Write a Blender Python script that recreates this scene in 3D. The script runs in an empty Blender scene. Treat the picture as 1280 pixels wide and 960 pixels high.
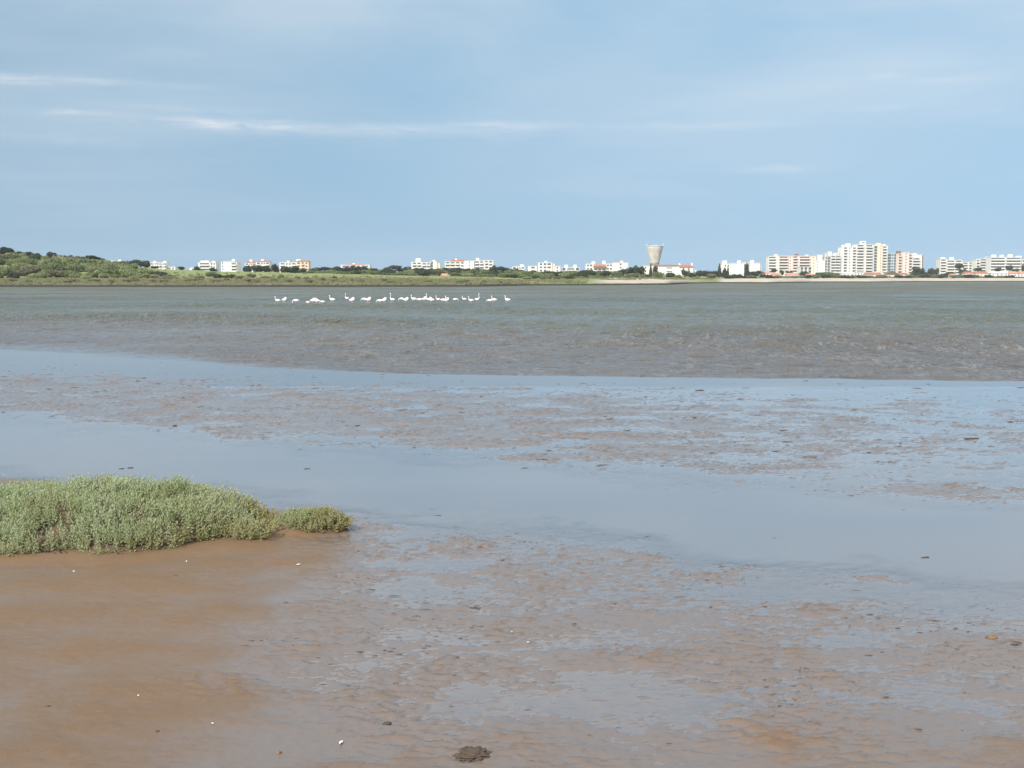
import bpy, bmesh, math, random
import numpy as np
from mathutils import Vector, Matrix

S = bpy.context.scene
COL = S.collection
R = math.radians

# ------------------------------------------------------------------ camera
F, CX, CY, HZ = 1400.0, 640.0, 480.0, 348.5      # focal length and horizon of the photograph, in its pixels
EYE = 2.2
PITCH = math.atan((CY - HZ) / F)
cam = bpy.data.cameras.new('camera')
cam.sensor_width = 36.0
cam.lens = F / 1280.0 * 36.0
cam.clip_start = 0.1
cam.clip_end = 20000
camo = bpy.data.objects.new('camera', cam)
camo.location = (0, 0, EYE)
camo.rotation_euler = (math.pi / 2 - PITCH, 0, 0)
COL.objects.link(camo)
S.camera = camo

# ------------------------------------------------------------------ sky, sun, exposure
SUN_AZ, SUN_EL = -150.0, 40.0        # behind the camera, to the left
W = bpy.data.worlds.new('World')
S.world = W
W.use_nodes = True
wt = W.node_tree
wn, wl = wt.nodes, wt.links
SKY_STRENGTH = 0.098
sky = wn.new('ShaderNodeTexSky')
sky.sky_type = 'NISHITA'
sky.sun_disc = False
sky.sun_elevation = R(SUN_EL)
sky.sun_rotation = R(SUN_AZ)
sky.altitude = 0
sky.air_density = 1.0
sky.dust_density = 0.65
sky.ozone_density = 2.6


def wmath(op, a, b=None, c=None, clamp=False):
    n = wn.new('ShaderNodeMath')
    n.operation = op
    n.use_clamp = clamp
    for i, v in enumerate((a, b, c)):
        if v is None:
            continue
        if isinstance(v, (int, float)):
            n.inputs[i].default_value = v
        else:
            wl.new(v, n.inputs[i])
    return n.outputs[0]


wtc = wn.new('ShaderNodeTexCoord')
wsep = wn.new('ShaderNodeSeparateXYZ')
wl.new(wtc.outputs['Generated'], wsep.inputs[0])
DX, DY, DZ = wsep.outputs
# the whole sky is evened out by haze: sample the clear sky a little above the true elevation
zc = wmath('MAXIMUM', DZ, 0.0)
zr = wmath('MULTIPLY_ADD', zc, 0.05, 0.185)
wcomb = wn.new('ShaderNodeCombineXYZ')
wl.new(DX, wcomb.inputs[0]); wl.new(DY, wcomb.inputs[1]); wl.new(zr, wcomb.inputs[2])
wnorm = wn.new('ShaderNodeVectorMath'); wnorm.operation = 'NORMALIZE'
wl.new(wcomb.outputs[0], wnorm.inputs[0])
wl.new(wnorm.outputs[0], sky.inputs['Vector'])
# direction as azimuth and elevation (in units of photo pixels / F, near enough)
AZ = wmath('ARCTAN2', DX, DY)
EL = wmath('ARCSINE', DZ)


def wnoise(sx, sy, scale, detail=5.0, rough=0.55, seed=0.0, dist=0.0):
    c = wn.new('ShaderNodeCombineXYZ')
    wl.new(wmath('MULTIPLY', AZ, sx), c.inputs[0])
    wl.new(wmath('MULTIPLY', EL, sy), c.inputs[1])
    c.inputs[2].default_value = seed
    n = wn.new('ShaderNodeTexNoise')
    n.inputs['Scale'].default_value = scale
    n.inputs['Detail'].default_value = detail
    n.inputs['Roughness'].default_value = rough
    n.inputs['Distortion'].default_value = dist
    wl.new(c.outputs[0], n.inputs['Vector'])
    return n.outputs['Fac']


warp_e = wmath('MULTIPLY', wmath('SUBTRACT', wnoise(1, 2.0, 9.0, 6, 0.6, 3.1), 0.5), 0.010)
warp_a = wmath('MULTIPLY', wmath('SUBTRACT', wnoise(1, 3.0, 6.0, 5, 0.6, 7.7), 0.5), 0.06)
AZW = wmath('ADD', AZ, warp_a)
ELW = wmath('ADD', EL, warp_e)
fine = wnoise(1, 6.0, 22.0, 9, 0.70, 1.3, 0.5)
mask = None
STREAKS = [  # px, py, half width, half height, strength : thin flat clouds seen in the photograph
    (262, 157, 62, 5.5, .85), (430, 165, 170, 5.5, .62), (640, 162, 80, 4.5, .45), (560, 172, 200, 6, .25),
    (20, 104, 62, 5.0, .70), (120, 108, 130, 4.5, .35), (95, 146, 60, 4.5, .45), (230, 141, 90, 5.0, .30), (120, 160, 150, 14, .10),
    (865, 160, 95, 4.5, .38), (962, 213, 48, 4.0, .42), (1090, 102, 22, 3.5, .30), (1185, 105, 60, 3.5, .22),
    (1100, 139, 38, 3.5, .24), (1235, 141, 75, 3.5, .16), (60, 178, 150, 6, .16),
    # further out of the frame, the same kind of cloud
    (-300, 150, 180, 7, .6), (-620, 95, 220, 9, .5), (1600, 130, 190, 6, .5), (2000, 170, 240, 8, .5), (1750, 70, 160, 7, .4)]
for (px, py, hw, hh, st) in STREAKS:
    a0 = math.atan((px - CX) / F)
    e0 = math.atan((HZ - py) / F * math.cos(a0))
    da = wmath('MULTIPLY', wmath('SUBTRACT', AZW, a0), F / hw)
    de = wmath('MULTIPLY', wmath('SUBTRACT', ELW, e0), F / hh)
    d2 = wmath('ADD', wmath('MULTIPLY', da, da), wmath('MULTIPLY', de, de))
    g = wmath('EXPONENT', wmath('MULTIPLY', d2, -1.0))
    g = wmath('MULTIPLY', g, st * 0.82)
    mask = g if mask is None else wmath('ADD', mask, g)
tex = wmath('MULTIPLY_ADD', wmath('SUBTRACT', fine, 0.32), 2.4, 0.10, clamp=True)
mask = wmath('MULTIPLY', mask, tex)
# a thin high veil all over the sky, thicker higher up
veil_n = wnoise(1.2, 3.4, 2.2, 5, 0.5, 5.5, 0.3)
veil = wmath('MULTIPLY', wmath('MULTIPLY_ADD', wmath('SUBTRACT', veil_n, 0.33), 2.4, 0.06, clamp=True),
             wmath('MULTIPLY_ADD', EL, 4.2, 0.0, clamp=True))
veil = wmath('MULTIPLY_ADD', veil, 0.50, 0.05)
# the veil thickens towards the zenith, as the bright reflections on the near puddles show
high = wmath('MULTIPLY', wmath('MULTIPLY_ADD', EL, 2.2, -0.46, clamp=True), 0.66)
veil = wmath('ADD', veil, wmath('MULTIPLY', high, wmath('MULTIPLY_ADD', veil_n, 1.2, 0.3)))
haze_lines = wmath('MULTIPLY', wmath('MULTIPLY_ADD', wmath('SUBTRACT', wnoise(1.0, 11.0, 4.0, 5, 0.55, 9.2), 0.5), 3.0, 0.0, clamp=True), 0.10)
total = wmath('ADD', wmath('ADD', mask, veil), haze_lines, clamp=True)
wmix = wn.new('ShaderNodeMix'); wmix.data_type = 'RGBA'
wl.new(total, wmix.inputs['Factor'])
whs = wn.new('ShaderNodeHueSaturation')
whs.inputs['Saturation'].default_value = 0.99
whs.inputs['Hue'].default_value = 0.487
wl.new(sky.outputs[0], whs.inputs['Color'])
wl.new(whs.outputs[0], wmix.inputs['A'])
cl = 0.80 / SKY_STRENGTH
wmix.inputs['B'].default_value = (cl * .88, cl * .92, cl * .96, 1)
wl.new(wmix.outputs['Result'], wn['Background'].inputs['Color'])
wn['Background'].inputs['Strength'].default_value = SKY_STRENGTH

sl = bpy.data.lights.new('sun', 'SUN')
sl.energy = 4.7
sl.angle = R(0.6)
sl.color = (1.0, 0.945, 0.87)
slo = bpy.data.objects.new('sun', sl)
sd = Vector((math.sin(R(SUN_AZ)) * math.cos(R(SUN_EL)), math.cos(R(SUN_AZ)) * math.cos(R(SUN_EL)), math.sin(R(SUN_EL))))
slo.rotation_euler = sd.to_track_quat('Z', 'Y').to_euler()
slo.location = (-20, -20, 40)
COL.objects.link(slo)
S.view_settings.view_transform = 'Standard'
S.view_settings.look = 'None'
S.view_settings.exposure = 0.25
S.view_settings.gamma = 1.0
S.view_settings.use_curve_mapping = False

# ------------------------------------------------------------------ measuring helpers (plan positions read off the photograph)
CP, SP = math.cos(PITCH), math.sin(PITCH)


def ground(px, py, z=0.0):
    """Point of the level plane z seen at a photo pixel: used once to read off plan positions in metres."""
    u, v = px - CX, CY - py
    d = Vector((u, F * CP + v * SP, -F * SP + v * CP))
    t = (z - EYE) / d.z
    return Vector((0, 0, EYE)) + d * t


def at(px, py, Y):
    u, v = px - CX, CY - py
    d = Vector((u, F * CP + v * SP, -F * SP + v * CP))
    return Vector((0, 0, EYE)) + d * (Y / d.y)


# ------------------------------------------------------------------ numpy noise
def _hash(ix, iy, seed):
    h = (ix.astype(np.int64) * 374761393 + iy.astype(np.int64) * 668265263 + seed * 974711) & 0xFFFFFFFF
    h = ((h ^ (h >> 13)) * 1274126177) & 0xFFFFFFFF
    h = h ^ (h >> 16)
    return (h & 0xFFFF).astype(np.float64) / 65536.0 * 2 * math.pi


def perlin(x, y, seed=0):
    x0 = np.floor(x); y0 = np.floor(y)
    fx = x - x0; fy = y - y0
    ix = x0.astype(np.int64); iy = y0.astype(np.int64)
    u = fx * fx * fx * (fx * (fx * 6 - 15) + 10)
    v = fy * fy * fy * (fy * (fy * 6 - 15) + 10)

    def g(i, j, dx, dy):
        a = _hash(ix + i, iy + j, seed)
        return np.cos(a) * dx + np.sin(a) * dy
    n00 = g(0, 0, fx, fy); n10 = g(1, 0, fx - 1, fy)
    n01 = g(0, 1, fx, fy - 1); n11 = g(1, 1, fx - 1, fy - 1)
    return ((n00 * (1 - u) + n10 * u) * (1 - v) + (n01 * (1 - u) + n11 * u) * v) * 1.5


def fbm(x, y, seed=0, octaves=4, gain=0.5):
    a, s, f = 1.0, 0.0, 1.0
    for o in range(octaves):
        s = s + a * perlin(x * f + 17.3 * o, y * f - 9.1 * o, seed + o * 31)
        a *= gain; f *= 2.03
    return s


def sstep(a, b, x):
    t = np.clip((x - a) / (b - a), 0, 1)
    return t * t * (3 - 2 * t)


# ------------------------------------------------------------------ object helpers
def mesh_from(name, verts, faces, mats=(), smooth=False):
    m = bpy.data.meshes.new(name)
    m.from_pydata([tuple(v) for v in verts], [], faces)
    for mm in mats:
        m.materials.append(mm)
    if smooth:
        m.polygons.foreach_set('use_smooth', [True] * len(m.polygons))
    m.update()
    return m


def grid_mesh(name, P, mats, attrs=None):
    """P: (rows, cols, 3) array"""
    r, c = P.shape[:2]
    m = bpy.data.meshes.new(name)
    nv = r * c
    idx = np.arange(nv).reshape(r, c)
    q = np.stack([idx[:-1, :-1], idx[:-1, 1:], idx[1:, 1:], idx[1:, :-1]], -1).reshape(-1, 4)
    nf = len(q)
    m.vertices.add(nv)
    m.vertices.foreach_set('co', P.reshape(-1).astype(np.float32))
    m.loops.add(nf * 4)
    m.loops.foreach_set('vertex_index', q.reshape(-1).astype(np.int32))
    m.polygons.add(nf)
    m.polygons.foreach_set('loop_start', np.arange(0, nf * 4, 4, dtype=np.int32))
    m.polygons.foreach_set('loop_total', np.full(nf, 4, dtype=np.int32))
    m.polygons.foreach_set('use_smooth', np.ones(nf, dtype=bool))
    for mm in mats:
        m.materials.append(mm)
    m.update(calc_edges=True)
    for k, a in (attrs or {}).items():
        at_ = m.attributes.new(k, 'FLOAT', 'POINT')
        at_.data.foreach_set('value', a.reshape(-1).astype(np.float32))
    return m


def obj(name, mesh, parent=None, loc=None, rot=None, scale=None):
    o = bpy.data.objects.new(name, mesh)
    COL.objects.link(o)
    if parent is not None:
        o.parent = parent
    if loc is not None:
        o.location = loc
    if rot is not None:
        o.rotation_euler = rot
    if scale is not None:
        o.scale = scale
    return o


def tag(o, label=None, cat=None, group=None, kind=None):
    if label: o['label'] = label
    if cat: o['category'] = cat
    if group: o['group'] = group
    if kind: o['kind'] = kind
    return o


def empty(name, loc, rz=0.0):
    o = bpy.data.objects.new(name, None)
    o.location = loc
    o.rotation_euler = (0, 0, rz)
    o.empty_display_size = 0.5
    COL.objects.link(o)
    return o


# ------------------------------------------------------------------ materials
class NT:
    def __init__(self, name):
        self.m = bpy.data.materials.new(name)
        self.m.use_nodes = True
        self.t = self.m.node_tree
        self.n, self.l = self.t.nodes, self.t.links
        self.b = self.n['Principled BSDF']

    def node(self, typ, **kw):
        n = self.n.new(typ)
        for k, v in kw.items():
            setattr(n, k, v)
        return n

    def put(self, v, sock):
        if isinstance(v, (int, float)):
            sock.default_value = v
        elif isinstance(v, tuple):
            sock.default_value = v if len(v) == 4 or sock.type == 'VECTOR' else (*v, 1)
        else:
            self.l.new(v, sock)

    def math(self, op, a, b=None, c=None, clamp=False):
        n = self.node('ShaderNodeMath', operation=op, use_clamp=clamp)
        for i, v in enumerate((a, b, c)):
            if v is not None:
                self.put(v, n.inputs[i])
        return n.outputs[0]

    def noise(self, scale, detail=4, rough=0.5, vec=None, dist=0.0):
        n = self.node('ShaderNodeTexNoise')
        n.inputs['Scale'].default_value = scale
        n.inputs['Detail'].default_value = detail
        n.inputs['Roughness'].default_value = rough
        n.inputs['Distortion'].default_value = dist
        if vec is not None:
            self.l.new(vec, n.inputs['Vector'])
        return n.outputs['Fac']

    def pos(self, scale=(1, 1, 1)):
        g = self.node('ShaderNodeNewGeometry')
        mp = self.node('ShaderNodeMapping')
        mp.inputs['Scale'].default_value = scale
        self.l.new(g.outputs['Position'], mp.inputs['Vector'])
        return mp.outputs[0]

    def objco(self, scale=(1, 1, 1)):
        g = self.node('ShaderNodeTexCoord')
        mp = self.node('ShaderNodeMapping')
        mp.inputs['Scale'].default_value = scale
        self.l.new(g.outputs['Object'], mp.inputs['Vector'])
        return mp.outputs[0]

    def mix(self, f, a, b):
        n = self.node('ShaderNodeMix', data_type='RGBA')
        self.put(f, n.inputs['Factor']); self.put(a, n.inputs['A']); self.put(b, n.inputs['B'])
        return n.outputs['Result']

    def ramp(self, f, lo, hi):
        n = self.node('ShaderNodeMapRange')
        self.put(f, n.inputs['Value'])
        n.inputs['From Min'].default_value = lo
        n.inputs['From Max'].default_value = hi
        return n.outputs['Result']

    def attr(self, name):
        n = self.node('ShaderNodeAttribute', attribute_name=name)
        return n.outputs['Fac']

    def bump(self, h, strength, dist=0.01, normal=None):
        n = self.node('ShaderNodeBump')
        self.put(strength, n.inputs['Strength'])
        n.inputs['Distance'].default_value = dist
        self.put(h, n.inputs['Height'])
        if normal is not None:
            self.l.new(normal, n.inputs['Normal'])
        return n.outputs[0]


def simple_mat(name, c1, c2=None, scale=0.5, rough=0.7, stretch=(1, 1, 1), spec=0.3, metallic=0.0):
    t = NT(name)
    if c2 is None:
        c2 = tuple(v * 0.86 for v in c1)
    f = t.ramp(t.noise(scale, 4, 0.6, t.pos(stretch)), 0.3, 0.7)
    t.put(t.mix(f, c1, c2), t.b.inputs['Base Color'])
    t.b.inputs['Roughness'].default_value = rough
    t.b.inputs['Specular IOR Level'].default_value = spec
    t.b.inputs['Metallic'].default_value = metallic
    return t.m


def mud_material():
    t = NT('wet_mud')
    p = t.pos()
    sep = t.node('ShaderNodeSeparateXYZ')
    t.l.new(p, sep.inputs[0])
    z = sep.outputs[2]
    big = t.ramp(t.noise(0.7, 5, 0.6, p), 0.32, 0.68)
    mid = t.ramp(t.noise(5.0, 5, 0.65, t.pos((1, 1.8, 1)), 0.3), 0.3, 0.7)
    finen = t.noise(90.0, 5, 0.7, p)
    c = t.mix(big, (0.180, 0.112, 0.062), (0.155, 0.102, 0.060))
    c = t.mix(t.math('MULTIPLY', mid, 0.30), c, (0.190, 0.120, 0.066))
    c = t.mix(t.math('MULTIPLY', t.ramp(finen, 0.46, 0.72), 0.50), c, (0.135, 0.085, 0.050))
    wetn = t.math('MULTIPLY_ADD', t.math('SUBTRACT', t.noise(3.0, 5, 0.6, t.pos((1, 1.6, 1))), 0.5), 0.016, z)
    dry = t.ramp(wetn, 0.010, 0.033)            # height above the standing water, uneven
    c = t.mix(t.math('SUBTRACT', 1.0, dry), c, (0.152, 0.124, 0.110))
    t.put(c, t.b.inputs['Base Color'])
    r = t.math('MULTIPLY_ADD', dry, 0.40, 0.14)
    r = t.math('MULTIPLY_ADD', t.math('SUBTRACT', mid, 0.5), 0.10, r)
    t.put(r, t.b.inputs['Roughness'])
    t.put(t.math('MULTIPLY_ADD', dry, -0.16, 1.55), t.b.inputs['IOR'])
    h = t.math('ADD', t.math('MULTIPLY', t.noise(26, 6, 0.68, t.pos((1, 1.7, 1)), .4), 1.0), t.math('MULTIPLY', t.noise(130, 4, 0.7, p), 0.45))
    t.put(t.bump(h, t.math('MULTIPLY_ADD', dry, 0.34, 0.10), 0.012), t.b.inputs['Normal'])
    return t.m


def pool_material():
    """Thin standing water: sky reflection over the mud, cloudier where it is deeper"""
    t = NT('still_shallow_water')
    p = t.pos()
    depth = t.attr('depth')
    f2 = t.ramp(t.noise(0.30, 3, 0.5, t.pos((0.5, 1.3, 1))), 0.40, 0.66)
    h = t.math('ADD', t.noise(9.0, 3, 0.5, t.pos((1, 1.6, 1))), t.math('MULTIPLY', t.noise(30, 2, 0.5, p), 0.3))
    nrm = t.bump(h, t.math('MULTIPLY_ADD', f2, 0.10, 0.03), 0.012)
    murk = t.ramp(depth, 0.0, 0.026)
    t.put(t.mix(f2, (0.172, 0.180, 0.196), (0.195, 0.200, 0.210)), t.b.inputs['Base Color'])
    t.b.inputs['Roughness'].default_value = 0.9
    t.b.inputs['Specular IOR Level'].default_value = 0.0
    tr = t.node('ShaderNodeBsdfTransparent')
    body = t.node('ShaderNodeMixShader')
    t.put(t.math('MULTIPLY_ADD', murk, 0.78, 0.10), body.inputs[0])
    t.l.new(tr.outputs[0], body.inputs[1]); t.l.new(t.b.outputs[0], body.inputs[2])
    gl = t.node('ShaderNodeBsdfGlossy')
    t.put(t.math('MULTIPLY_ADD', f2, 0.06, 0.04), gl.inputs['Roughness'])
    gl.inputs['Color'].default_value = (1, 1, 1, 1)
    t.l.new(nrm, gl.inputs['Normal'])
    fr = t.node('ShaderNodeFresnel')
    fr.inputs['IOR'].default_value = 1.68
    t.l.new(nrm, fr.inputs['Normal'])
    top = t.node('ShaderNodeMixShader')
    geo = t.node('ShaderNodeNewGeometry')
    t.put(t.math('MULTIPLY', fr.outputs[0], t.math('SUBTRACT', 1.0, geo.outputs['Backfacing'])), top.inputs[0]); t.l.new(body.outputs[0], top.inputs[1]); t.l.new(gl.outputs[0], top.inputs[2])
    t.l.new(top.outputs[0], t.n['Material Output'].inputs['Surface'])
    return t.m


def lagoon_material():
    t = NT('turbid_lagoon_water')
    p = t.pos()
    chop = t.attr('chop')
    shore = t.attr('shallow')
    far = t.attr('open_water')
    n1 = t.ramp(t.noise(0.05, 4, 0.55, t.pos((0.5, 1, 1))), 0.35, 0.65)
    deep = t.mix(n1, (0.072, 0.080, 0.054), (0.086, 0.092, 0.064))
    c = t.mix(shore, deep, (0.104, 0.093, 0.086))
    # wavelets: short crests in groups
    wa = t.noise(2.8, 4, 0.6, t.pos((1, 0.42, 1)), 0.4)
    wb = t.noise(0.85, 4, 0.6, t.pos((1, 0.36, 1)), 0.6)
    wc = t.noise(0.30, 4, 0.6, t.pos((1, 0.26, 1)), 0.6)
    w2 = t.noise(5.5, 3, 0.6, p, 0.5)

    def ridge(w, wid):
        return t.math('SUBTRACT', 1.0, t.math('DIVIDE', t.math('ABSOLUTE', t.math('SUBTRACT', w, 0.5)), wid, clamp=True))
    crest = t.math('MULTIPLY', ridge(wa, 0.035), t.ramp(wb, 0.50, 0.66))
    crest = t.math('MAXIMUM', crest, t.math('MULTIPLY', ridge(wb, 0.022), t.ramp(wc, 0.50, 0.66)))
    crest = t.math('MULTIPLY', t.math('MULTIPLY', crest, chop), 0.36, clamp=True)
    c = t.mix(crest, c, (0.38, 0.39, 0.38))  # pale lines in the base colour: foam plus painted crest highlights
    h = t.math('ADD', t.math('MULTIPLY', wa, 0.8), t.math('MULTIPLY', w2, 0.30))
    h = t.math('ADD', h, t.math('MULTIPLY', wb, 2.0))
    h = t.math('ADD', h, t.math('MULTIPLY', wc, 3.2))
    nrm = t.bump(h, t.math('MULTIPLY', chop, t.math('MULTIPLY_ADD', far, 0.20, 0.80)), 0.22)
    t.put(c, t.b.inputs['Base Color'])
    t.b.inputs['Roughness'].default_value = 0.9
    t.b.inputs['Specular IOR Level'].default_value = 0.0
    t.put(nrm, t.b.inputs['Normal'])
    gl = t.node('ShaderNodeBsdfGlossy')
    gl.inputs['Color'].default_value = (1, 1, 1, 1)
    t.put(t.math('MULTIPLY_ADD', far, 0.26, t.math('MULTIPLY_ADD', chop, 0.05, 0.04)), gl.inputs['Roughness'])
    t.put(nrm, gl.inputs['Normal'])
    fr = t.node('ShaderNodeFresnel')
    fr.inputs['IOR'].default_value = 1.36
    t.put(nrm, fr.inputs['Normal'])
    # wavelets hide one another at low angles: a rough water surface never mirrors as much as a flat one
    cap = t.math('SUBTRACT', 1.0, t.math('MULTIPLY', t.math('MULTIPLY', chop, 1.6, clamp=True), t.math('MULTIPLY_ADD', far, 0.32, 0.37)))
    fac = t.math('MULTIPLY', fr.outputs[0], cap)
    mx = t.node('ShaderNodeMixShader')
    t.put(fac, mx.inputs[0])
    t.l.new(t.b.outputs[0], mx.inputs[1]); t.l.new(gl.outputs[0], mx.inputs[2])
    t.l.new(mx.outputs[0], t.n['Material Output'].inputs['Surface'])
    return t.m


def land_material():
    t = NT('shore_ground')
    p = t.pos()
    sand, bank = t.attr('sand'), t.attr('bank')
    sep = t.node('ShaderNodeSeparateXYZ')
    t.l.new(p, sep.inputs[0])
    n1 = t.ramp(t.noise(0.09, 5, 0.6, t.pos((1, .6, 1))), 0.35, 0.65)
    n2 = t.ramp(t.noise(0.8, 4, 0.6, p), 0.3, 0.7)
    grass = t.mix(n1, (0.20, 0.265, 0.095), (0.26, 0.28, 0.125))
    grass = t.mix(t.math('MULTIPLY', n2, .5), grass, (0.145, 0.175, 0.08))
    brown = t.mix(n2, (0.205, 0.175, 0.12), (0.165, 0.155, 0.105))
    c = t.mix(bank, grass, brown)
    sc = t.mix(n1, (0.50, 0.45, 0.37), (0.42, 0.37, 0.30))
    c = t.mix(sand, c, sc)
    wrack = t.ramp(t.math('MULTIPLY_ADD', t.math('SUBTRACT', n2, .5), .3, sep.outputs[2]), 0.75, 0.45)
    c = t.mix(wrack, c, (0.040, 0.042, 0.030))
    t.put(c, t.b.inputs['Base Color'])
    t.b.inputs['Roughness'].default_value = 0.9
    t.b.inputs['Specular IOR Level'].default_value = 0.15
    t.put(t.bump(t.noise(0.6, 5, .65, p), .8, 0.5), t.b.inputs['Normal'])
    return t.m


def leaf_material(name, c1, c2, c3, scale=0.35, amount=.6, attr=None):
    """c1..c3: leaf colours; the tree's own tint differs from plant to plant"""
    t = NT(name)
    oi = t.node('ShaderNodeObjectInfo')
    f = t.ramp(t.noise(scale, 3, 0.6, t.pos()), 0.35, 0.65)
    c = t.mix(f, c1, c2)
    c = t.mix(t.math('MULTIPLY', oi.outputs['Random'], amount), c, c3)
    if attr:
        c = t.mix(t.attr(attr[0]), c, attr[1])
    t.put(c, t.b.inputs['Base Color'])
    t.b.inputs['Roughness'].default_value = 0.65
    t.b.inputs['Specular IOR Level'].default_value = 0.25
    out = t.n['Material Output']
    tr = t.node('ShaderNodeBsdfTranslucent')
    t.put(c, tr.inputs['Color'])
    mx = t.node('ShaderNodeMixShader')
    mx.inputs[0].default_value = 0.38
    t.l.new(t.b.outputs[0], mx.inputs[1]); t.l.new(tr.outputs[0], mx.inputs[2])
    t.l.new(mx.outputs[0], out.inputs['Surface'])
    return t.m


M = {
    'mud': mud_material(), 'pool': pool_material(), 'lagoon': lagoon_material(), 'land': land_material(),
    'white': simple_mat('white_render', (0.76, 0.735, 0.70), (0.69, 0.665, 0.63), 0.25),
    'white2': simple_mat('off_white_render', (0.72, 0.70, 0.66), (0.66, 0.64, 0.60), 0.25),
    'pink': simple_mat('pinkish_render', (0.76, 0.64, 0.58), (0.71, 0.60, 0.55), 0.25),
    'cream': simple_mat('cream_render', (0.77, 0.67, 0.52), (0.71, 0.61, 0.47), 0.25),
    'peach': simple_mat('orange_render', (0.74, 0.58, 0.42), (0.70, 0.54, 0.39), 0.25),
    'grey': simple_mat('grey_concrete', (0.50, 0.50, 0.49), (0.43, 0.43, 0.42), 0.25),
    'blue': simple_mat('bluish_cladding', (0.46, 0.54, 0.58), (0.40, 0.48, 0.53), 0.25),
    'brick_and_shade': simple_mat('dark_red_render_and_shade', (0.24, 0.11, 0.09), (0.20, 0.10, 0.08), 0.25),
    'tile': simple_mat('clay_tiles', (0.42, 0.16, 0.09), (0.34, 0.13, 0.08), 0.9),
    'tile2': simple_mat('salmon_tiles', (0.55, 0.28, 0.19), (0.48, 0.23, 0.15), 0.9),
    'tile3': simple_mat('brown_tiles', (0.16, 0.105, 0.08), (0.12, 0.085, 0.07), 0.9),
    'glass': simple_mat('dark_window_glass', (0.12, 0.125, 0.135), (0.085, 0.09, 0.10), 0.5, rough=0.12, spec=0.5),
    'rail': simple_mat('dark_metal', (0.08, 0.08, 0.085), None, 0.5, rough=0.5),
    'bark': simple_mat('bark', (0.10, 0.075, 0.055), (0.07, 0.055, 0.04), 2.0, rough=0.9),
    'twig': simple_mat('woody_twigs', (0.115, 0.080, 0.050), (0.075, 0.055, 0.038), 14.0, rough=0.9),
    'pine': leaf_material('pine_needles', (0.040, 0.060, 0.036), (0.060, 0.080, 0.045), (0.080, 0.100, 0.060)),
    'scrub': leaf_material('scrub_leaves', (0.16, 0.205, 0.085), (0.225, 0.26, 0.12), (0.125, 0.16, 0.075)),
    'olive': leaf_material('olive_leaves', (0.25, 0.29, 0.13), (0.31, 0.335, 0.17), (0.20, 0.23, 0.12)),
    'brownscrub': leaf_material('dry_scrub', (0.20, 0.18, 0.115), (0.245, 0.22, 0.15), (0.165, 0.17, 0.10)),
    'salt': leaf_material('fleshy_grey_green_leaves', (0.36, 0.43, 0.24), (0.45, 0.51, 0.32), (0.36, 0.43, 0.24), 2.2, 0.0,
                          ('old', (0.36, 0.33, 0.15))),
    'plumage': simple_mat('white_plumage', (0.82, 0.78, 0.76), (0.80, 0.70, 0.67), 6.0, rough=0.8),
    'bill': simple_mat('pink_bill', (0.45, 0.20, 0.18), (0.06, 0.04, 0.04), 18.0, rough=0.5),
    'leg': simple_mat('pink_leg', (0.55, 0.28, 0.25), None, 6.0, rough=0.6),
    'shell': simple_mat('white_shell', (0.80, 0.78, 0.73), (0.68, 0.64, 0.58), 60.0, rough=0.5),
    'clod': simple_mat('dark_wet_clod', (0.060, 0.045, 0.034), (0.10, 0.068, 0.044), 30.0, rough=0.55),
    'tanclod': simple_mat('tan_clod', (0.24, 0.145, 0.075), (0.17, 0.105, 0.06), 30.0, rough=0.7),
}

# ------------------------------------------------------------------ the mudflat
def curve_xy(pix):
    g = [ground(a, b) for a, b in pix]
    g.sort(key=lambda v: v.x)
    return np.array([v.x for v in g]), np.array([v.y for v in g])


CH_NEAR = curve_xy([(-260, 572), (0, 590), (130, 602), (350, 628), (500, 652), (640, 662), (800, 682), (900, 702), (1050, 727), (1280, 744), (1600, 752)])
CH_FAR = curve_xy([(-300, 500), (0, 524), (200, 543), (430, 563), (640, 583), (860, 603), (1000, 600), (1280, 592), (1600, 585)])
BAR_FAR = curve_xy([(-300, 452), (0, 462), (300, 474), (640, 483), (900, 490), (1280, 501), (1600, 508)])
EDGE = curve_xy([(-500, 428), (-200, 432), (0, 439), (150, 450), (330, 462), (500, 467), (640, 470), (900, 473), (1280, 477), (1700, 481)])


def on(curve, x):
    return np.interp(x, curve[0], curve[1])


SHRUBS = [  # centre x, y, half width, half depth, height
    (-3.66, 9.56, 1.66, 0.98, 0.36), (-1.76, 9.58, 0.33, 0.21, 0.145)]


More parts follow.
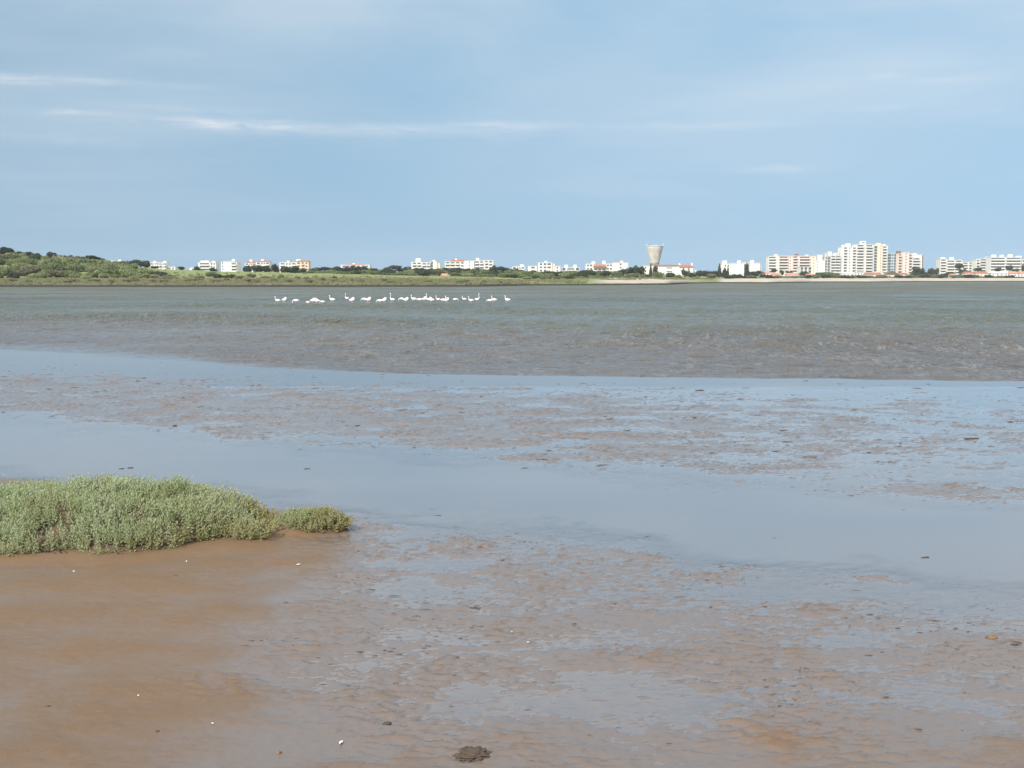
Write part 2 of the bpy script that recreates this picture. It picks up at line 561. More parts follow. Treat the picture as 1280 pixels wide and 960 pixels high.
def mud_height(x, y):
    wob = fbm(x * 0.9, y * 0.9, 5, 4)
    near = on(CH_NEAR, x) + 0.42 * wob
    far = on(CH_FAR, x) + 0.55 * wob
    barf = on(BAR_FAR, x) + 1.1 * wob
    edge = on(EDGE, x)
    # foreground level: dry on the left and at the bottom, barely awash on the right
    leftness = sstep(-0.75, -2.1, x + 0.30 * wob + 0.06 * (y - 7))
    bottom = sstep(5.7, 4.3, y + 0.35 * wob - 0.12 * x)
    rise = sstep(0, 2.6, near - y)
    fg = -0.0020 + 0.005 * rise + 0.026 * leftness * sstep(-0.1, 0.9, near - y) + 0.016 * bottom * (1 - leftness)
    bar_in = sstep(0.0, 2.2, y - far) * sstep(0.0, 2.5, barf - y)
    wet_right = sstep(-2.0, 8.0, x)
    bar = -0.004 + (0.0125 - 0.0085 * wet_right) * bar_in
    k1 = sstep(-1.1, 0.5, near - y)
    k2 = sstep(-1.2, 0.5, y - far)
    k3 = sstep(-0.4, 1.6, y - barf)
    deep = -0.034
    h = deep + (fg - deep) * k1 + (bar - deep) * k2
    h = h + k3 * (-0.012 - np.where(y > far, h, 0)) * 0.85
    # a low island of mud in the channel on the right
    gi = ground(1235, 618)
    isl = np.exp(-(((x - gi.x) / 1.55) ** 2 + ((y - gi.y) / 0.85) ** 2) ** 1.5)
    h = h + 0.037 * isl
    # relief: flat plates and low hummocks with small scarps
    dry = np.clip(leftness * k1 + bottom * 0.55, 0, 1)
    amp = (0.0088 * (1 - 0.80 * dry)) * np.clip(k1 + k2 + isl, 0, 1) * (1 - 0.45 * k3 * (1 - k1))
    patch = 0.55 + 0.9 * np.clip(fbm(x * 0.55, y * 0.55, 77, 3) + 0.35, 0, 1)
    wx_ = x + 0.10 * fbm(x * 3, y * 3, 101, 2); wy_ = y + 0.10 * fbm(x * 3, y * 3, 103, 2)
    r1 = 1 - np.minimum(1, np.abs(perlin(wx_ * 1.5, wy_ * 2.6, 111)) / 0.16)
    r2 = 1 - np.minimum(1, np.abs(perlin(wx_ * 2.9, wy_ * 5.4, 113)) / 0.20)
    r3 = 1 - np.minimum(1, np.abs(perlin(wx_ * 5.5, wy_ * 12.0, 117)) / 0.26)
    sel = np.clip(fbm(x * 1.1, y * 1.5, 119, 3) * 1.6 + 0.55, 0, 1)
    nb = fbm(x * 1.6, y * 2.2, 13, 3, 0.55)
    nf = 0.6 * fbm(x * 1.9, y * 3.6, 11, 4, 0.55) + 0.5 * fbm(x * 4.2, y * 10.5, 12, 3, 0.55)
    kf = sstep(-0.2, 0.2, near - y)
    lines_b = np.maximum(r1, 0.85 * r2) * sel
    lines_f = np.maximum(0.8 * r2, r3) * np.clip(sel + 0.15, 0, 1)
    h = h + amp * patch * ((0.40 * nf + 1.15 * lines_f - 0.42) * kf + (0.40 * nb + 1.30 * lines_b - 0.50) * (1 - kf))
    n3 = fbm(x * 7.5, y * 19.0, 23, 3, 0.62)
    h = h + amp * 0.72 * np.tanh(3.2 * n3) * (0.4 + 0.6 * sel)
    n4 = fbm(x * 16.0, y * 40.0, 29, 2, 0.6)
    h = h + amp * 0.30 * np.tanh(3.0 * n4)
    h = h + 0.0085 * fbm(x * 0.9, y * 1.5, 41, 4) * np.clip(k1 + k2, 0, 1)
    h = h + 0.0013 * fbm(x * 20, y * 34, 57, 2) * np.clip(k1 + k2, 0, 1)
    # firmer hummocks
    hum = np.clip(fbm(x * 1.25, y * 1.5, 91, 3) - 0.30, 0, 1)
    h = h + 0.026 * hum * k1 * (1 - 0.8 * dry) + 0.012 * hum * k2 * (1 - k3)
    for (sx, sy, rx, ry, hh) in SHRUBS:
        rr = ((x - sx) / (rx * 1.10)) ** 2 + ((y - sy) / (ry * 1.12)) ** 2
        h = h + (0.045 if hh > .2 else .02) * sstep(1.25, 0.75, rr + 0.22 * wob)
    # lagoon bed
    h = h - sstep(-0.2, 3.0, y - edge) * 0.5
    return h


def lod_grid(y0, y1, rows, cols, s, off):
    v = np.linspace(0, 1, rows)[:, None]
    u = np.linspace(-s, s, cols)[None, :]
    Y = y0 * (y1 / y0) ** v * np.ones_like(u)
    X = u * (Y + off)
    return X, Y


X, Y = lod_grid(3.3, 40.0, 840, 600, 0.62, 1.6)
Z = mud_height(X, Y)
mud = obj('mudflat', grid_mesh('mudflat', np.stack([X, Y, Z], -1), [M['mud']]))
tag(mud, 'brown wet tidal mudflat in the foreground', kind='structure')

# ground behind and beside the camera, so that the place goes on
v = [(-60, -40, 0.05), (60, -40, 0.05), (60, 3.35, 0.012), (-60, 3.35, 0.012), (-60, 3.3, -.05), (60, 3.3, -.05)]
tag(obj('mudflat_behind', mesh_from('mudflat_behind', v, [(0, 1, 2, 3), (3, 2, 5, 4)], [M['mud']])), 'mudflat going on behind the viewer', kind='structure')

# still water lying on the mud
X, Y = lod_grid(2.6, 23.002, 520, 380, 0.9, 3.0)
wdepth = -mud_height(X, Y)
Zw = np.zeros_like(X)
tag(obj('tidal_channel', grid_mesh('tidal_channel', np.stack([X, Y, Zw], -1), [M['pool']], {'depth': wdepth})), 'still shallow water in the channel between the mudbanks', kind='structure')

# ------------------------------------------------------------------ the lagoon, wind rippled
rows, cols = 1150, 540
X, Y = lod_grid(23.0, 1500.0, rows, cols, 0.62, 4.0)
Yr = np.concatenate([23.0 * (420 / 23.0) ** np.linspace(0, 1, rows - 24), 420 * (1500 / 420.) ** np.linspace(0, 1, 25)[1:]])
X = X / (Y + 4.0)
Y = Yr[:, None] * np.ones_like(X)
X = X * (Y + 4.0)
edge = on(EDGE, X) + 0.25 * fbm(X * 0.35, Y * 0.5, 3, 3)
soft = 0.35 + 5.5 * sstep(-2.5, -13.0, X)
chop = sstep(0.0, 1.0, (Y - edge) / soft)
spacing = Y * math.log(420 / 23.0) / (rows - 24)
xsp = 1.24 * (Y + 4) / cols
rng = np.random.default_rng(4)
wz = np.zeros_like(X)
wx = X + 0.55 * fbm(X * 0.22, Y * 0.22, 61, 3)
wy = Y + 0.75 * fbm(X * 0.16, Y * 0.22, 67, 3)
for i in range(54):
    lam = 0.22 * (2.0 / 0.22) ** rng.random()
    th = rng.normal(0.10, 0.55)
    k = 2 * math.pi / lam
    A = 0.0088 * lam ** 0.72
    fade = np.clip((lam / np.maximum(spacing * 2.6, 1e-3) - 1.0), 0, 1) * np.clip(lam / np.maximum(xsp * 2.2, 1e-3) - 0.6, 0, 1)
    ph = k * (wx * math.sin(th) + wy * math.cos(th)) + rng.random() * 6.28
    wz += A * fade * (np.sin(ph) + 0.28 * np.sin(2 * ph + 0.6))
gust = 0.75 + 0.55 * np.clip(fbm(X * 0.045, Y * 0.07, 88, 3) + 0.25, -0.4, 1)
near_amp = 0.30 + 0.60 * sstep(0, 22, Y - edge)
wz = wz * chop * gust * near_amp
wz = np.where(wz > 0, wz * 1.25, wz * 0.85)
shallow = 1 - sstep(2.0, 46.0, Y - edge + 5 * fbm(X * 0.1, Y * 0.12, 14, 3))
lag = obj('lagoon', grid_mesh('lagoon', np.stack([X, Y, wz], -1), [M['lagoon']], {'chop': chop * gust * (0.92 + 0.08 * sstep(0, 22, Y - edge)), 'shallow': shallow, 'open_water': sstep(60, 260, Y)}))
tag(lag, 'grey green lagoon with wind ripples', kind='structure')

# ------------------------------------------------------------------ the far shore (terrain profiles, distances in metres)
WL = np.array([(-900, 300), (0, 302), (430, 302), (600, 312), (660, 362), (740, 375), (800, 395), (835, 412), (862, 520), (900, 560), (960, 548),
               (985, 600), (1012, 680), (1100, 695), (1150, 820), (1280, 880), (2200, 900)], float)


def zat(y, d):
    return EYE + (HZ - y) / F * d


# px: bank (dy, z), foot (dy, z), crest (dy, z), back (dy, z), platform z
PROF = {
    -900: ((6, .8), (40, 2.2), (135, 11), (240, 9), 6), -200: ((6, .8), (40, 2.2), (130, 9.6), (230, 8), 6),
    0: ((6, .8), (38, 2.0), (125, zat(323, 427)), (220, 7), 6), 60: ((6, .8), (38, 2.0), (125, zat(326, 427)), (220, 6), 6),
    130: ((6, .8), (38, 2.0), (125, zat(331, 427)), (220, 5), 6), 200: ((6, .8), (38, 2.0), (125, zat(336.5, 427)), (220, 4.6), 6),
    300: ((6, .8), (38, 2.0), (125, zat(340, 427)), (220, 4.2), 6), 400: ((6, .8), (38, 2.0), (125, zat(342, 427)), (220, 4), 6),
    500: ((6, .8), (40, 1.9), (140, zat(344.8, 442)), (220, 3.5), 6), 580: ((6, .8), (45, 1.8), (130, zat(346.4, 440)), (220, 3.2), 6),
    640: ((6, .9), (30, 1.6), (80, zat(347.8, 425)), (200, 3), 6), 725: ((7, 1.0), (22, 1.7), (70, 2.4), (200, 3), 6),
    760: ((8, 1.2), (24, 1.95), (70, 2.6), (200, 3), 6), 840: ((8, 1.2), (24, 1.95), (70, 2.6), (200, 3), 5),
    862: ((8, 1.0), (22, 1.6), (60, 2.4), (160, 3), 5), 900: ((8, 1.0), (26, 2.0), (70, 2.2), (150, 2.5), 4.5),
    1010: ((9, 1.2), (28, 2.35), (70, 2.5), (120, 2.8), 4.5), 1150: ((9, 1.2), (32, 2.5), (70, 2.65), (110, 3), 4.5),
    1280: ((9, 1.3), (32, 2.65), (60, 2.8), (90, 3), 4.5), 2200: ((9, 1.3), (32, 2.65), (60, 2.8), (90, 3), 4.5)}
PK = np.array(sorted(PROF), float)


def prof_cols(px):
    w = np.interp(px, WL[:, 0], WL[:, 1])
    out = [(w - 14, np.full_like(w, -1.2)), (w, np.zeros_like(w) + .02)]
    for j in range(4):
        dd = np.interp(px, PK, [PROF[int(k)][j][0] for k in PK])
        zz = np.interp(px, PK, [PROF[int(k)][j][1] for k in PK])
        out.append((w + dd, zz))
    pz = np.interp(px, PK, [PROF[int(k)][4] for k in PK])
    out.append((np.maximum(w + 330, 1010), pz)); out.append((np.full_like(w, 1700.), pz)); out.append((np.full_like(w, 2400.), pz))
    return out


pxs = np.linspace(-900, 2200, 620)
cols_ = prof_cols(pxs)
segs = [5, 6, 10, 22, 12, 14, 6, 5]
D, Zt = [], []
for j, n in enumerate(segs):
    (d0, z0), (d1, z1) = cols_[j], cols_[j + 1]
    for i in range(n):
        a = i / n
        b = a * a * (3 - 2 * a) if j in (3, 4) else a
        D.append(d0 + (d1 - d0) * a); Zt.append(z0 + (z1 - z0) * b)
D.append(cols_[-1][0]); Zt.append(cols_[-1][1])
D = np.array(D); Zt = np.array(Zt)
PX = pxs[None, :] * np.ones_like(D)
XL = (PX - CX) / F * D
wl_ = np.interp(pxs, WL[:, 0], WL[:, 1])[None, :]
inl = D - wl_
Zt = Zt + sstep(0, 12, inl) * (0.35 * fbm(XL * 0.06, D * 0.06, 9, 4) + 0.12 * fbm(XL * .3, D * .3, 19, 3))
sand = sstep(728, 765, PX + 8 * fbm(XL * .05, D * .05, 2, 2)) * sstep(878, 845, PX) + sstep(893, 905, PX)
sand = np.clip(sand, 0, 1) * sstep(1.5, 6, inl) * sstep(58, 40, inl + 4 * fbm(XL * .08, D * .1, 6, 2))
bank = (1 - sstep(14, 62, inl + 22 * fbm(XL * .03, D * .04, 8, 3))) * (1 - sstep(600, 720, PX))
bank = np.clip(bank + 0.3 * sstep(860, 900, PX), 0, 1)
land = obj('far_shore', grid_mesh('far_shore', np.stack([XL, D, Zt], -1), [M['land']], {'sand': sand, 'bank': bank}))
tag(land, 'low grassy and sandy shore across the lagoon', kind='structure')


def land_z_many(px, y):
    c = prof_cols(px)
    out = np.array(c[-1][1])
    for j in range(len(c) - 1):
        d0, z0 = c[j]; d1, z1 = c[j + 1]
        a = (y - d0) / (d1 - d0)
        b = a * a * (3 - 2 * a) if j in (3, 4) else a
        out = np.where((a >= 0) & (a <= 1), z0 + (z1 - z0) * b, out)
    return out


def land_z(x, y):
    px = CX + x * F / y
    c = prof_cols(np.array([px]))
    ds = [float(a[0][0]) for a in c]; zs = [float(a[1][0]) for a in c]
    for j in range(len(ds) - 1):
        if ds[j] <= y <= ds[j + 1]:
            a = (y - ds[j]) / (ds[j + 1] - ds[j])
            if j in (3, 4):
                a = a * a * (3 - 2 * a)
            return zs[j] + (zs[j + 1] - zs[j]) * a
    return zs[-1]

# ------------------------------------------------------------------ vegetation meshes
def leaf_crown(name, blobs, n, size, mat, seed, squash=0.55):
    """Leaf faces spread over and inside uneven lobes. blobs: (x, y, z, rx, ry, rz)"""
    r = random.Random(seed)
    vs, fs = [], []
    wts = [b[3] * b[4] + b[3] * b[5] for b in blobs]
    for i in range(n):
        b = r.choices(blobs, wts)[0]
        while True:
            d = Vector((r.gauss(0, 1), r.gauss(0, 1), r.gauss(0, 1)))
            if d.length > .01:
                d.normalize(); break
        rad = 1.0 - abs(r.gauss(0, 0.16)) + 0.05 * math.sin(7 * d.x + 5 * d.z + seed)
        if r.random() < .06: rad *= 1.12
        c = Vector((b[0] + d.x * b[3] * rad, b[1] + d.y * b[4] * rad, b[2] + d.z * b[5] * rad))
        nrm = (d + Vector((r.gauss(0, .55), r.gauss(0, .55), r.gauss(0, .55)))).normalized()
        t = nrm.orthogonal().normalized()
        t = Matrix.Rotation(r.random() * 6.28, 3, nrm) @ t
        u = nrm.cross(t)
        s = size * r.uniform(.6, 1.4)
        k = len(vs)
        vs += [c + t * s, c + u * s * squash, c - t * s * .9, c - u * s * squash * .9]
        fs.append((k, k + 1, k + 2, k + 3))
    return mesh_from(name, vs, fs, [mat])


def tube_mesh(name, paths, mat, seg=6):
    vs, fs = [], []
    for pts in paths:
        rings = []
        for i, (p, rad) in enumerate(pts):
            p = Vector(p)
            a = Vector(pts[max(0, i - 1)][0]); b = Vector(pts[min(len(pts) - 1, i + 1)][0])
            t = (b - a).normalized()
            n = t.orthogonal().normalized(); m = t.cross(n)
            k = len(vs)
            for j in range(seg):
                an = 2 * math.pi * j / seg
                vs.append(p + (n * math.cos(an) + m * math.sin(an)) * rad)
            rings.append(k)
        for a, b in zip(rings[:-1], rings[1:]):
            for j in range(seg):
                fs.append((a + j, a + (j + 1) % seg, b + (j + 1) % seg, b + j))
        fs.append(tuple(rings[0] + j for j in range(seg))[::-1])
        fs.append(tuple(rings[-1] + j for j in range(seg)))
    return mesh_from(name, vs, fs, [mat], True)


def lobes(r, n, rx, rz, z0, spread, flat=1.0):
    out = [(0, 0, z0, rx * .72, rx * .72, rz * .8)]
    for i in range(n):
        a = r.random() * 6.28; q = r.uniform(.3, 1) * spread
        s = r.uniform(.32, .55)
        out.append((math.cos(a) * q * rx, math.sin(a) * q * rx, z0 + r.uniform(-.35, .6) * rz * flat, rx * s, rx * s, rz * s * 1.05))
    return out


CROWN, TRUNK = {}, {}
rr = random.Random(3)
for kind, mats in (('bush', ('scrub', 'olive', 'brownscrub', 'pine')), ('pine', ('pine',)), ('umbrella', ('pine',)), ('round', ('pine', 'scrub')), ('cypress', ('pine',))):
    for mt in mats:
        L = []
        for v_ in range(4):
            sd_ = hash((kind, mt, v_)) % 9999 if False else (len(kind) * 131 + len(mt) * 17 + v_ * 7)
            q = random.Random(sd_)
            if kind == 'bush':
                b = lobes(q, 8, 1.0, .55, .42, .75, .7)
            elif kind == 'pine':
                b = lobes(q, 9, .62, .50, .95, .95, 1.1)
            elif kind == 'umbrella':
                b = lobes(q, 9, .85, .30, 1.05, .95, .6)
            elif kind == 'round':
                b = lobes(q, 11, .75, .66, .74, .8, 1.0)
            else:
                b = [(0, 0, .35 + .26 * i, .30 - .055 * i + q.uniform(-.03, .03), .30 - .055 * i, .30) for i in range(5)]
            L.append(leaf_crown('crown_' + kind, b, 900, .115 if kind != 'cypress' else .075, M[mt], sd_ + 5))
        CROWN[(kind, mt)] = L
    TRUNK[kind] = []
    for v_ in range(2):
        q = random.Random(v_ + 40)
        top = {'bush': .45, 'pine': 1.0, 'umbrella': 1.05, 'round': .85, 'cypress': 1.2}[kind]
        bx, by = q.uniform(-.08, .08), q.uniform(-.08, .08)
        base = [((0, 0, -.15), .075), ((bx * .5, by * .5, top * .5), .055), ((bx, by, top), .03)]
        limbs = [base]
        for i in range(4):
            a = i * 1.6 + q.random(); z0 = top * q.uniform(.3, .6)
            rch = {'bush': .6, 'pine': .4, 'umbrella': .6, 'round': .45, 'cypress': .12}[kind]
            limbs.append([((bx * .5, by * .5, z0), .035), ((math.cos(a) * rch * .5, math.sin(a) * rch * .5, z0 + top * .25), .024),
                          ((math.cos(a) * rch, math.sin(a) * rch, z0 + top * .42), .010)])
        TRUNK[kind].append(tube_mesh('trunk_' + kind, limbs, M['bark'], 5))

TREE_COUNT = [0]
DIMS = {}


def plant(name, kind, mt, x, y, hgt, wid, label, cat, group, rz=None, z=None):
    """hgt: full height, wid: crown width in metres"""
    i = TREE_COUNT[0]; TREE_COUNT[0] += 1
    zz = land_z(x, y) - .1 if z is None else z
    t = empty(name, (x, y, zz), (rr.random() * 6.28) if rz is None else rz)
    L = CROWN[(kind, mt)]
    cm = L[(i * 7 + 3) % len(L)]
    if cm.name not in DIMS:
        co = np.empty(len(cm.vertices) * 3, np.float32); cm.vertices.foreach_get('co', co); co = co.reshape(-1, 3)
        DIMS[cm.name] = (float(np.percentile(co[:, 2], 99.3)), float(np.percentile(np.abs(co[:, :2]), 99)) * 2)
    natural_h, natural_w = DIMS[cm.name]
    sc = (wid / natural_w, wid / natural_w, hgt / natural_h)
    obj('crown', cm, t, scale=sc)
    obj('trunk', TRUNK[kind][i % 2], t, scale=sc)
    tag(t, label, cat, group)
    return t


# ------------------------------------------------------------------ buildings
CUBES = {}


def cube(mt):
    if mt not in CUBES:
        v = [(-.5, 0, 0), (.5, 0, 0), (.5, 1, 0), (-.5, 1, 0), (-.5, 0, 1), (.5, 0, 1), (.5, 1, 1), (-.5, 1, 1)]
        f = [(0, 1, 5, 4), (1, 2, 6, 5), (2, 3, 7, 6), (3, 0, 4, 7), (4, 5, 6, 7), (3, 2, 1, 0)]
        CUBES[mt] = mesh_from('block_' + mt, v, f, [M[mt]])
    return CUBES[mt]


def box(name, mt, parent, x, y, z, w, dp, h):
    """x centre, y front, z bottom"""
    return obj(name, cube(mt), parent, (x, y, z), None, (w, dp, h))


GABLES = {}


def gable(name, mt, parent, x, y, z, w, dp, h, hip=0.0, along='x'):
    key = (mt, hip, along)
    if key not in GABLES:
        if along == 'x':
            v = [(-.5, 0, 0), (.5, 0, 0), (.5, 1, 0), (-.5, 1, 0), (-.5 + hip, .5, 1), (.5 - hip, .5, 1)]
            f = [(0, 1, 5, 4), (2, 3, 4, 5), (1, 2, 5), (3, 0, 4), (3, 2, 1, 0)]
        else:
            v = [(-.5, 0, 0), (.5, 0, 0), (.5, 1, 0), (-.5, 1, 0), (0, hip, 1), (0, 1 - hip, 1)]
            f = [(0, 1, 4), (1, 2, 5, 4), (2, 3, 5), (3, 0, 4, 5), (3, 2, 1, 0)]
        GABLES[key] = mesh_from('gable_' + mt, v, f, [M[mt]])
    return obj(name, GABLES[key], parent, (x, y, z), None, (w, dp, h))


FLOOR = 2.9


def start(name, px, Y, rz, label, cat, group=None):
    x = (px - CX) / F * Y
    z = land_z(x, Y)
    t = empty(name, (x, Y, z - .3), R(rz))
    t['ppm'] = F / Y      # photo pixels per metre, dropped below
    tag(t, label, cat, group)
    return t


def z_of(t, py):
    """local height of a photo row at the thing's distance"""
    return EYE + (HZ - py) / F * t.location.y - t.location.z


def facade(t, x0, x1, top, n, bays, y=0.0, wall='white', depth=12., parapet=.5, glass_h=1.45, floor=FLOOR, roofm=None, skip=0, name='wall'):
    """One block from x0 to x1 (metres, local), roof at local height top, n storeys counted from the top.
    bays: (u0, u1, kind) fractions of the width; kind b = balcony across the bay, w = window, s = slot"""
    w = x1 - x0
    box(name, wall, t, (x0 + x1) / 2, y, 0, w, depth, top)
    if parapet:
        box('roof', roofm or wall, t, (x0 + x1) / 2, y - .25, top + .003, w + .5, depth + .5, .35)
    for i in range(skip, n):
        zf = top - (i + 1) * floor
        for (u0, u1, k) in bays:
            cx = x0 + w * (u0 + u1) / 2; bw = w * (u1 - u0)
            if k == 'b':
                box('window', 'glass', t, cx, y - .06, zf + .25, bw * .94, .1, 2.15)
                box('balcony', wall, t, cx, y - 1.5, zf - .12, bw, 1.497, 1.15)
            elif k == 'w':
                box('window', 'glass', t, cx, y - .06, zf + .85, bw, .1, glass_h)
            elif k == 's':
                box('window', 'glass', t, cx, y - .06, zf + .3, bw, .1, floor - .5)
    return t


def roofbox(t, x, top, w, h, mt='white', y=3., d=4., name='stair_tower'):
    return box(name, mt, t, x, y, top + .3, w, d, h)


class Site:
    def __init__(self, name, label, cat, px, Y, rz=0, group=None):
        self.t = start(name, px, Y, rz, label, cat, group)
        self.px, self.k = px, Y / F

    def x(self, px):
        return (px - self.px) * self.k

    def blk(self, p0, p1, ytop, n, bays, **kw):
        facade(self.t, self.x(p0), self.x(p1), z_of(self.t, ytop), n, bays, **kw)
        return self

    def top(self, p0, p1, ybase, ytop, mt='white', y=3., d=4., name='stair_tower'):
        z0 = z_of(self.t, ybase)
        box(name, mt, self.t, self.x((p0 + p1) / 2), y, z0 + .353, (p1 - p0) * self.k, d, z_of(self.t, ytop) - z0)
        return self

    def tile(self, p0, p1, ybase, ytop, mt='tile', y=-.5, d=10., hip=.12, along='x'):
        z0 = z_of(self.t, ybase)
        gable('roof', mt, self.t, self.x((p0 + p1) / 2), y, z0 + .006, (p1 - p0) * self.k, d, z_of(self.t, ytop) - z0, hip, along)
        return self

    def win(self, p0, p1, y0, y1, mt='glass', y=0., name='window'):
        zb = z_of(self.t, max(y0, y1))
        box(name, mt, self.t, self.x((p0 + p1) / 2), y - .07, zb, (p1 - p0) * self.k, .1, z_of(self.t, min(y0, y1)) - zb)
        return self


AB = 'apartment_building'
b3 = [(.05, .30, 'b'), (.38, .48, 'w'), (.56, .66, 'w'), (.72, .96, 'b')]
# --- left: houses on and behind the wooded hill
s = Site('hilltop_house', 'tiny pinkish house showing among the trees on the left hilltop', 'house', 57, 440)
s.blk(54.5, 59.5, 321.5, 1, [(.3, .6, 'w')], wall='pink', depth=6, parapet=0).tile(54, 60, 321.5, 319.5, 'tile2', d=7)
s = Site(AB, 'small white flat-roofed block half hidden behind the left hill', 'building', 147, 1100)
s.blk(138, 147, 326.5, 3, b3).blk(147.2, 155, 328, 3, [(.2, .45, 'w'), (.6, .85, 'w')], y=2).top(149, 153, 328, 325.2)
s = Site(AB, 'stepped white block right of the wooded hill, falling to the right', 'building', 205, 1100)
s.blk(190, 201, 328.5, 3, b3).blk(201.2, 211, 328.8, 3, b3, y=-1).blk(211.2, 221, 334, 2, [(.2, .4, 'w'), (.6, .8, 'w')], y=1).top(193, 196, 328.5, 326.8)
s.top(205, 209, 328.8, 327)
s = Site('white_house', 'low white house in the gap between the stepped block and the squat block', 'house', 243, 1050)
s.blk(239, 250, 335, 1, [(.3, .45, 'w'), (.6, .75, 'w')], depth=9)
s = Site(AB, 'squat white block with a brown balcony band left of the block with the stair tower', 'building', 261, 1100)
s.blk(250, 272, 328.4, 4, [(.06, .62, 'b'), (.70, .80, 'w'), (.86, .94, 'w')]).top(252, 262, 328.4, 326.4).top(266, 270, 328.4, 326.8)
s = Site(AB, 'white block with a tall stair tower and grey shaded end beside the dark bushes', 'building', 289, 1100, -6)
s.blk(278, 291, 327.5, 4, [(.1, .22, 'w')]).blk(291.2, 299, 328.5, 4, [(.05, .9, 'b')], y=-1).top(290.5, 294.5, 327.5, 324.5)
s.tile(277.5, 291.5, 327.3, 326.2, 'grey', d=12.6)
s = Site(AB, 'white block with red tiled roofs behind rounded bushes, left of the orange-ended block', 'building', 323, 1100)
s.blk(308, 322, 329, 3, b3).blk(322.2, 339, 328, 3, b3, y=-1).tile(309, 321, 328.6, 326.8).tile(323, 339.5, 327.6, 326, y=-1.5)
s.top(313, 316.5, 328.6, 325).top(327, 331, 327.6, 324.9)
s = Site(AB, 'white block whose right end is orange with a red tiled roof', 'building', 369, 1100)
s.blk(351, 372, 328.5, 3, b3).blk(372.2, 387.5, 327.5, 4, [(.08, .3, 'w'), (.42, .62, 'b'), (.75, .9, 'w')], wall='peach', y=-1.5)
s.tile(372, 388, 327.1, 325.6, y=-2).top(371, 377, 327.1, 324.8).top(359, 363, 328.5, 326, 'grey')
s = Site(AB, 'long low white block just clearing the dark pine row', 'building', 445, 1100)
s.blk(427, 463, 331.6, 3, b3).tile(434, 456, 331.2, 330, 'tile2').top(441, 444, 331.2, 329.5)
s = Site(AB, 'white three-storey block with tower at its left end above the orange-roofed house', 'building', 532, 1100)
s.blk(515, 528, 328, 4, [(.1, .45, 'b'), (.55, .9, 'b')]).blk(528.2, 538.5, 328.6, 4, [(.05, .5, 'b'), (.6, .92, 'b')], y=-1)
s.blk(538.7, 546.5, 327, 4, [(.1, .38, 's')], y=1).blk(546.7, 550.5, 329, 3, [], wall='peach', y=2).top(520, 526, 328, 323.6).top(541, 543.5, 327, 325.5)
s = Site(AB, 'long white four-storey block with a red roof on its left half', 'building', 587, 1100)
s.blk(556.5, 581, 327.2, 4, [(.03, .24, 'b'), (.28, .5, 'b'), (.55, .75, 'b'), (.82, .96, 'w')])
s.tile(563, 581.5, 326.7, 324.6).blk(581.2, 593, 326.5, 4, [(.45, .55, 'w')], y=-1.5).blk(593.2, 605, 326.3, 4, [(.08, .5, 'b'), (.6, .95, 'b')])
s.blk(605.2, 616.8, 325.8, 4, [(.1, .4, 'b'), (.55, .9, 'w')], y=-1).top(595, 599, 326.3, 323.2).top(569, 571.5, 326.8, 323.8)
# low houses with orange roofs at the wood edge
s = Site('farmhouse', 'low white house with long salmon tiled roof below the white blocks', 'house', 535, 560)
s.blk(521, 547.5, 344.6, 1, [(.3, .36, 'w'), (.5, .56, 'w'), (.7, .76, 'w')], depth=8, parapet=0)
s.tile(525, 549, 344.3, 340.8, 'tile2', d=9).blk(520.5, 525.5, 340.6, 2, [(.4, .6, 'w')], y=-1, depth=5, parapet=0)
s = Site('farmhouse', 'small salmon-roofed house right of the longer salmon-roofed one', 'house', 557, 560)
s.blk(551, 563.5, 345, 1, [(.2, .3, 'w'), (.6, .7, 'w')], depth=7, parapet=0).tile(550.3, 564.3, 344.8, 341.8, 'tile2', d=8)
# centre
s = Site(AB, 'low white roofs peeping over the scrub right of the long white block', 'building', 648, 1050)
s.blk(640, 656, 333.6, 2, b3).top(650, 654.5, 333.6, 331.2)
s = Site(AB, 'small white block with a single dark opening left of the three-storey cube', 'building', 666, 1050)
s.blk(660, 671, 333, 2, [(.35, .75, 'w')])
s = Site(AB, 'white cube-like block with two rows of dark windows and pink right edge', 'building', 682, 1050)
s.blk(672.5, 690, 328.8, 4, [(.12, .28, 'w'), (.40, .58, 'w'), (.66, .9, 'w')], glass_h=1.6).blk(690.2, 693, 329.5, 4, [], wall='pink', y=1).top(680.5, 684, 328.8, 326.8)
s = Site('white_house', 'white low house at the foot of the white cube-like block', 'house', 689, 900)
s.blk(683, 693.5, 337.5, 1, [(.3, .42, 'w'), (.62, .74, 'w')], depth=8)
s = Site(AB, 'low white terrace with two roof boxes in the middle of the far shore', 'building', 710, 1050)
s.blk(693.5, 700, 333, 2, [(.3, .6, 'w')]).blk(702, 724, 334.8, 2, [(.03, .2, 's'), (.3, .72, 'b'), (.8, .97, 's')]).top(705.5, 709.5, 334.8, 331.6).top(716.5, 720.5, 334.8, 331.6)
s = Site('white_house', 'little white gabled house below the low terrace in the middle', 'house', 716, 880)
s.blk(713.5, 718.8, 341, 1, [(.35, .6, 'w')], depth=6, parapet=0).tile(713, 719.2, 340.8, 339.2, 'white2', d=7, along='y', hip=0)
s = Site(AB, 'long white block with a sloping red roof and blank white right end', 'building', 758, 1000)
s.blk(732, 741, 330.2, 3, [(.15, .4, 'w'), (.55, .85, 'w')]).blk(741.2, 757, 331, 3, [(.05, .3, 'b'), (.4, .6, 'b'), (.7, .95, 'b')])
s.tile(740.8, 757.4, 333.5, 330.6, y=-3.2, d=6).blk(757.2, 766, 330.2, 3, [(.1, .35, 'w'), (.5, .8, 'w')], y=-1)
s.blk(766.2, 784, 328.8, 4, [(.42, .54, 'w')], y=-2).top(739.5, 743.5, 330.5, 327.5).top(753, 756.5, 330.5, 326.6).top(775, 778.5, 328.8, 326.6).tile(766.2, 783.5, 328.4, 327.8, 'tile', y=-2, d=12)
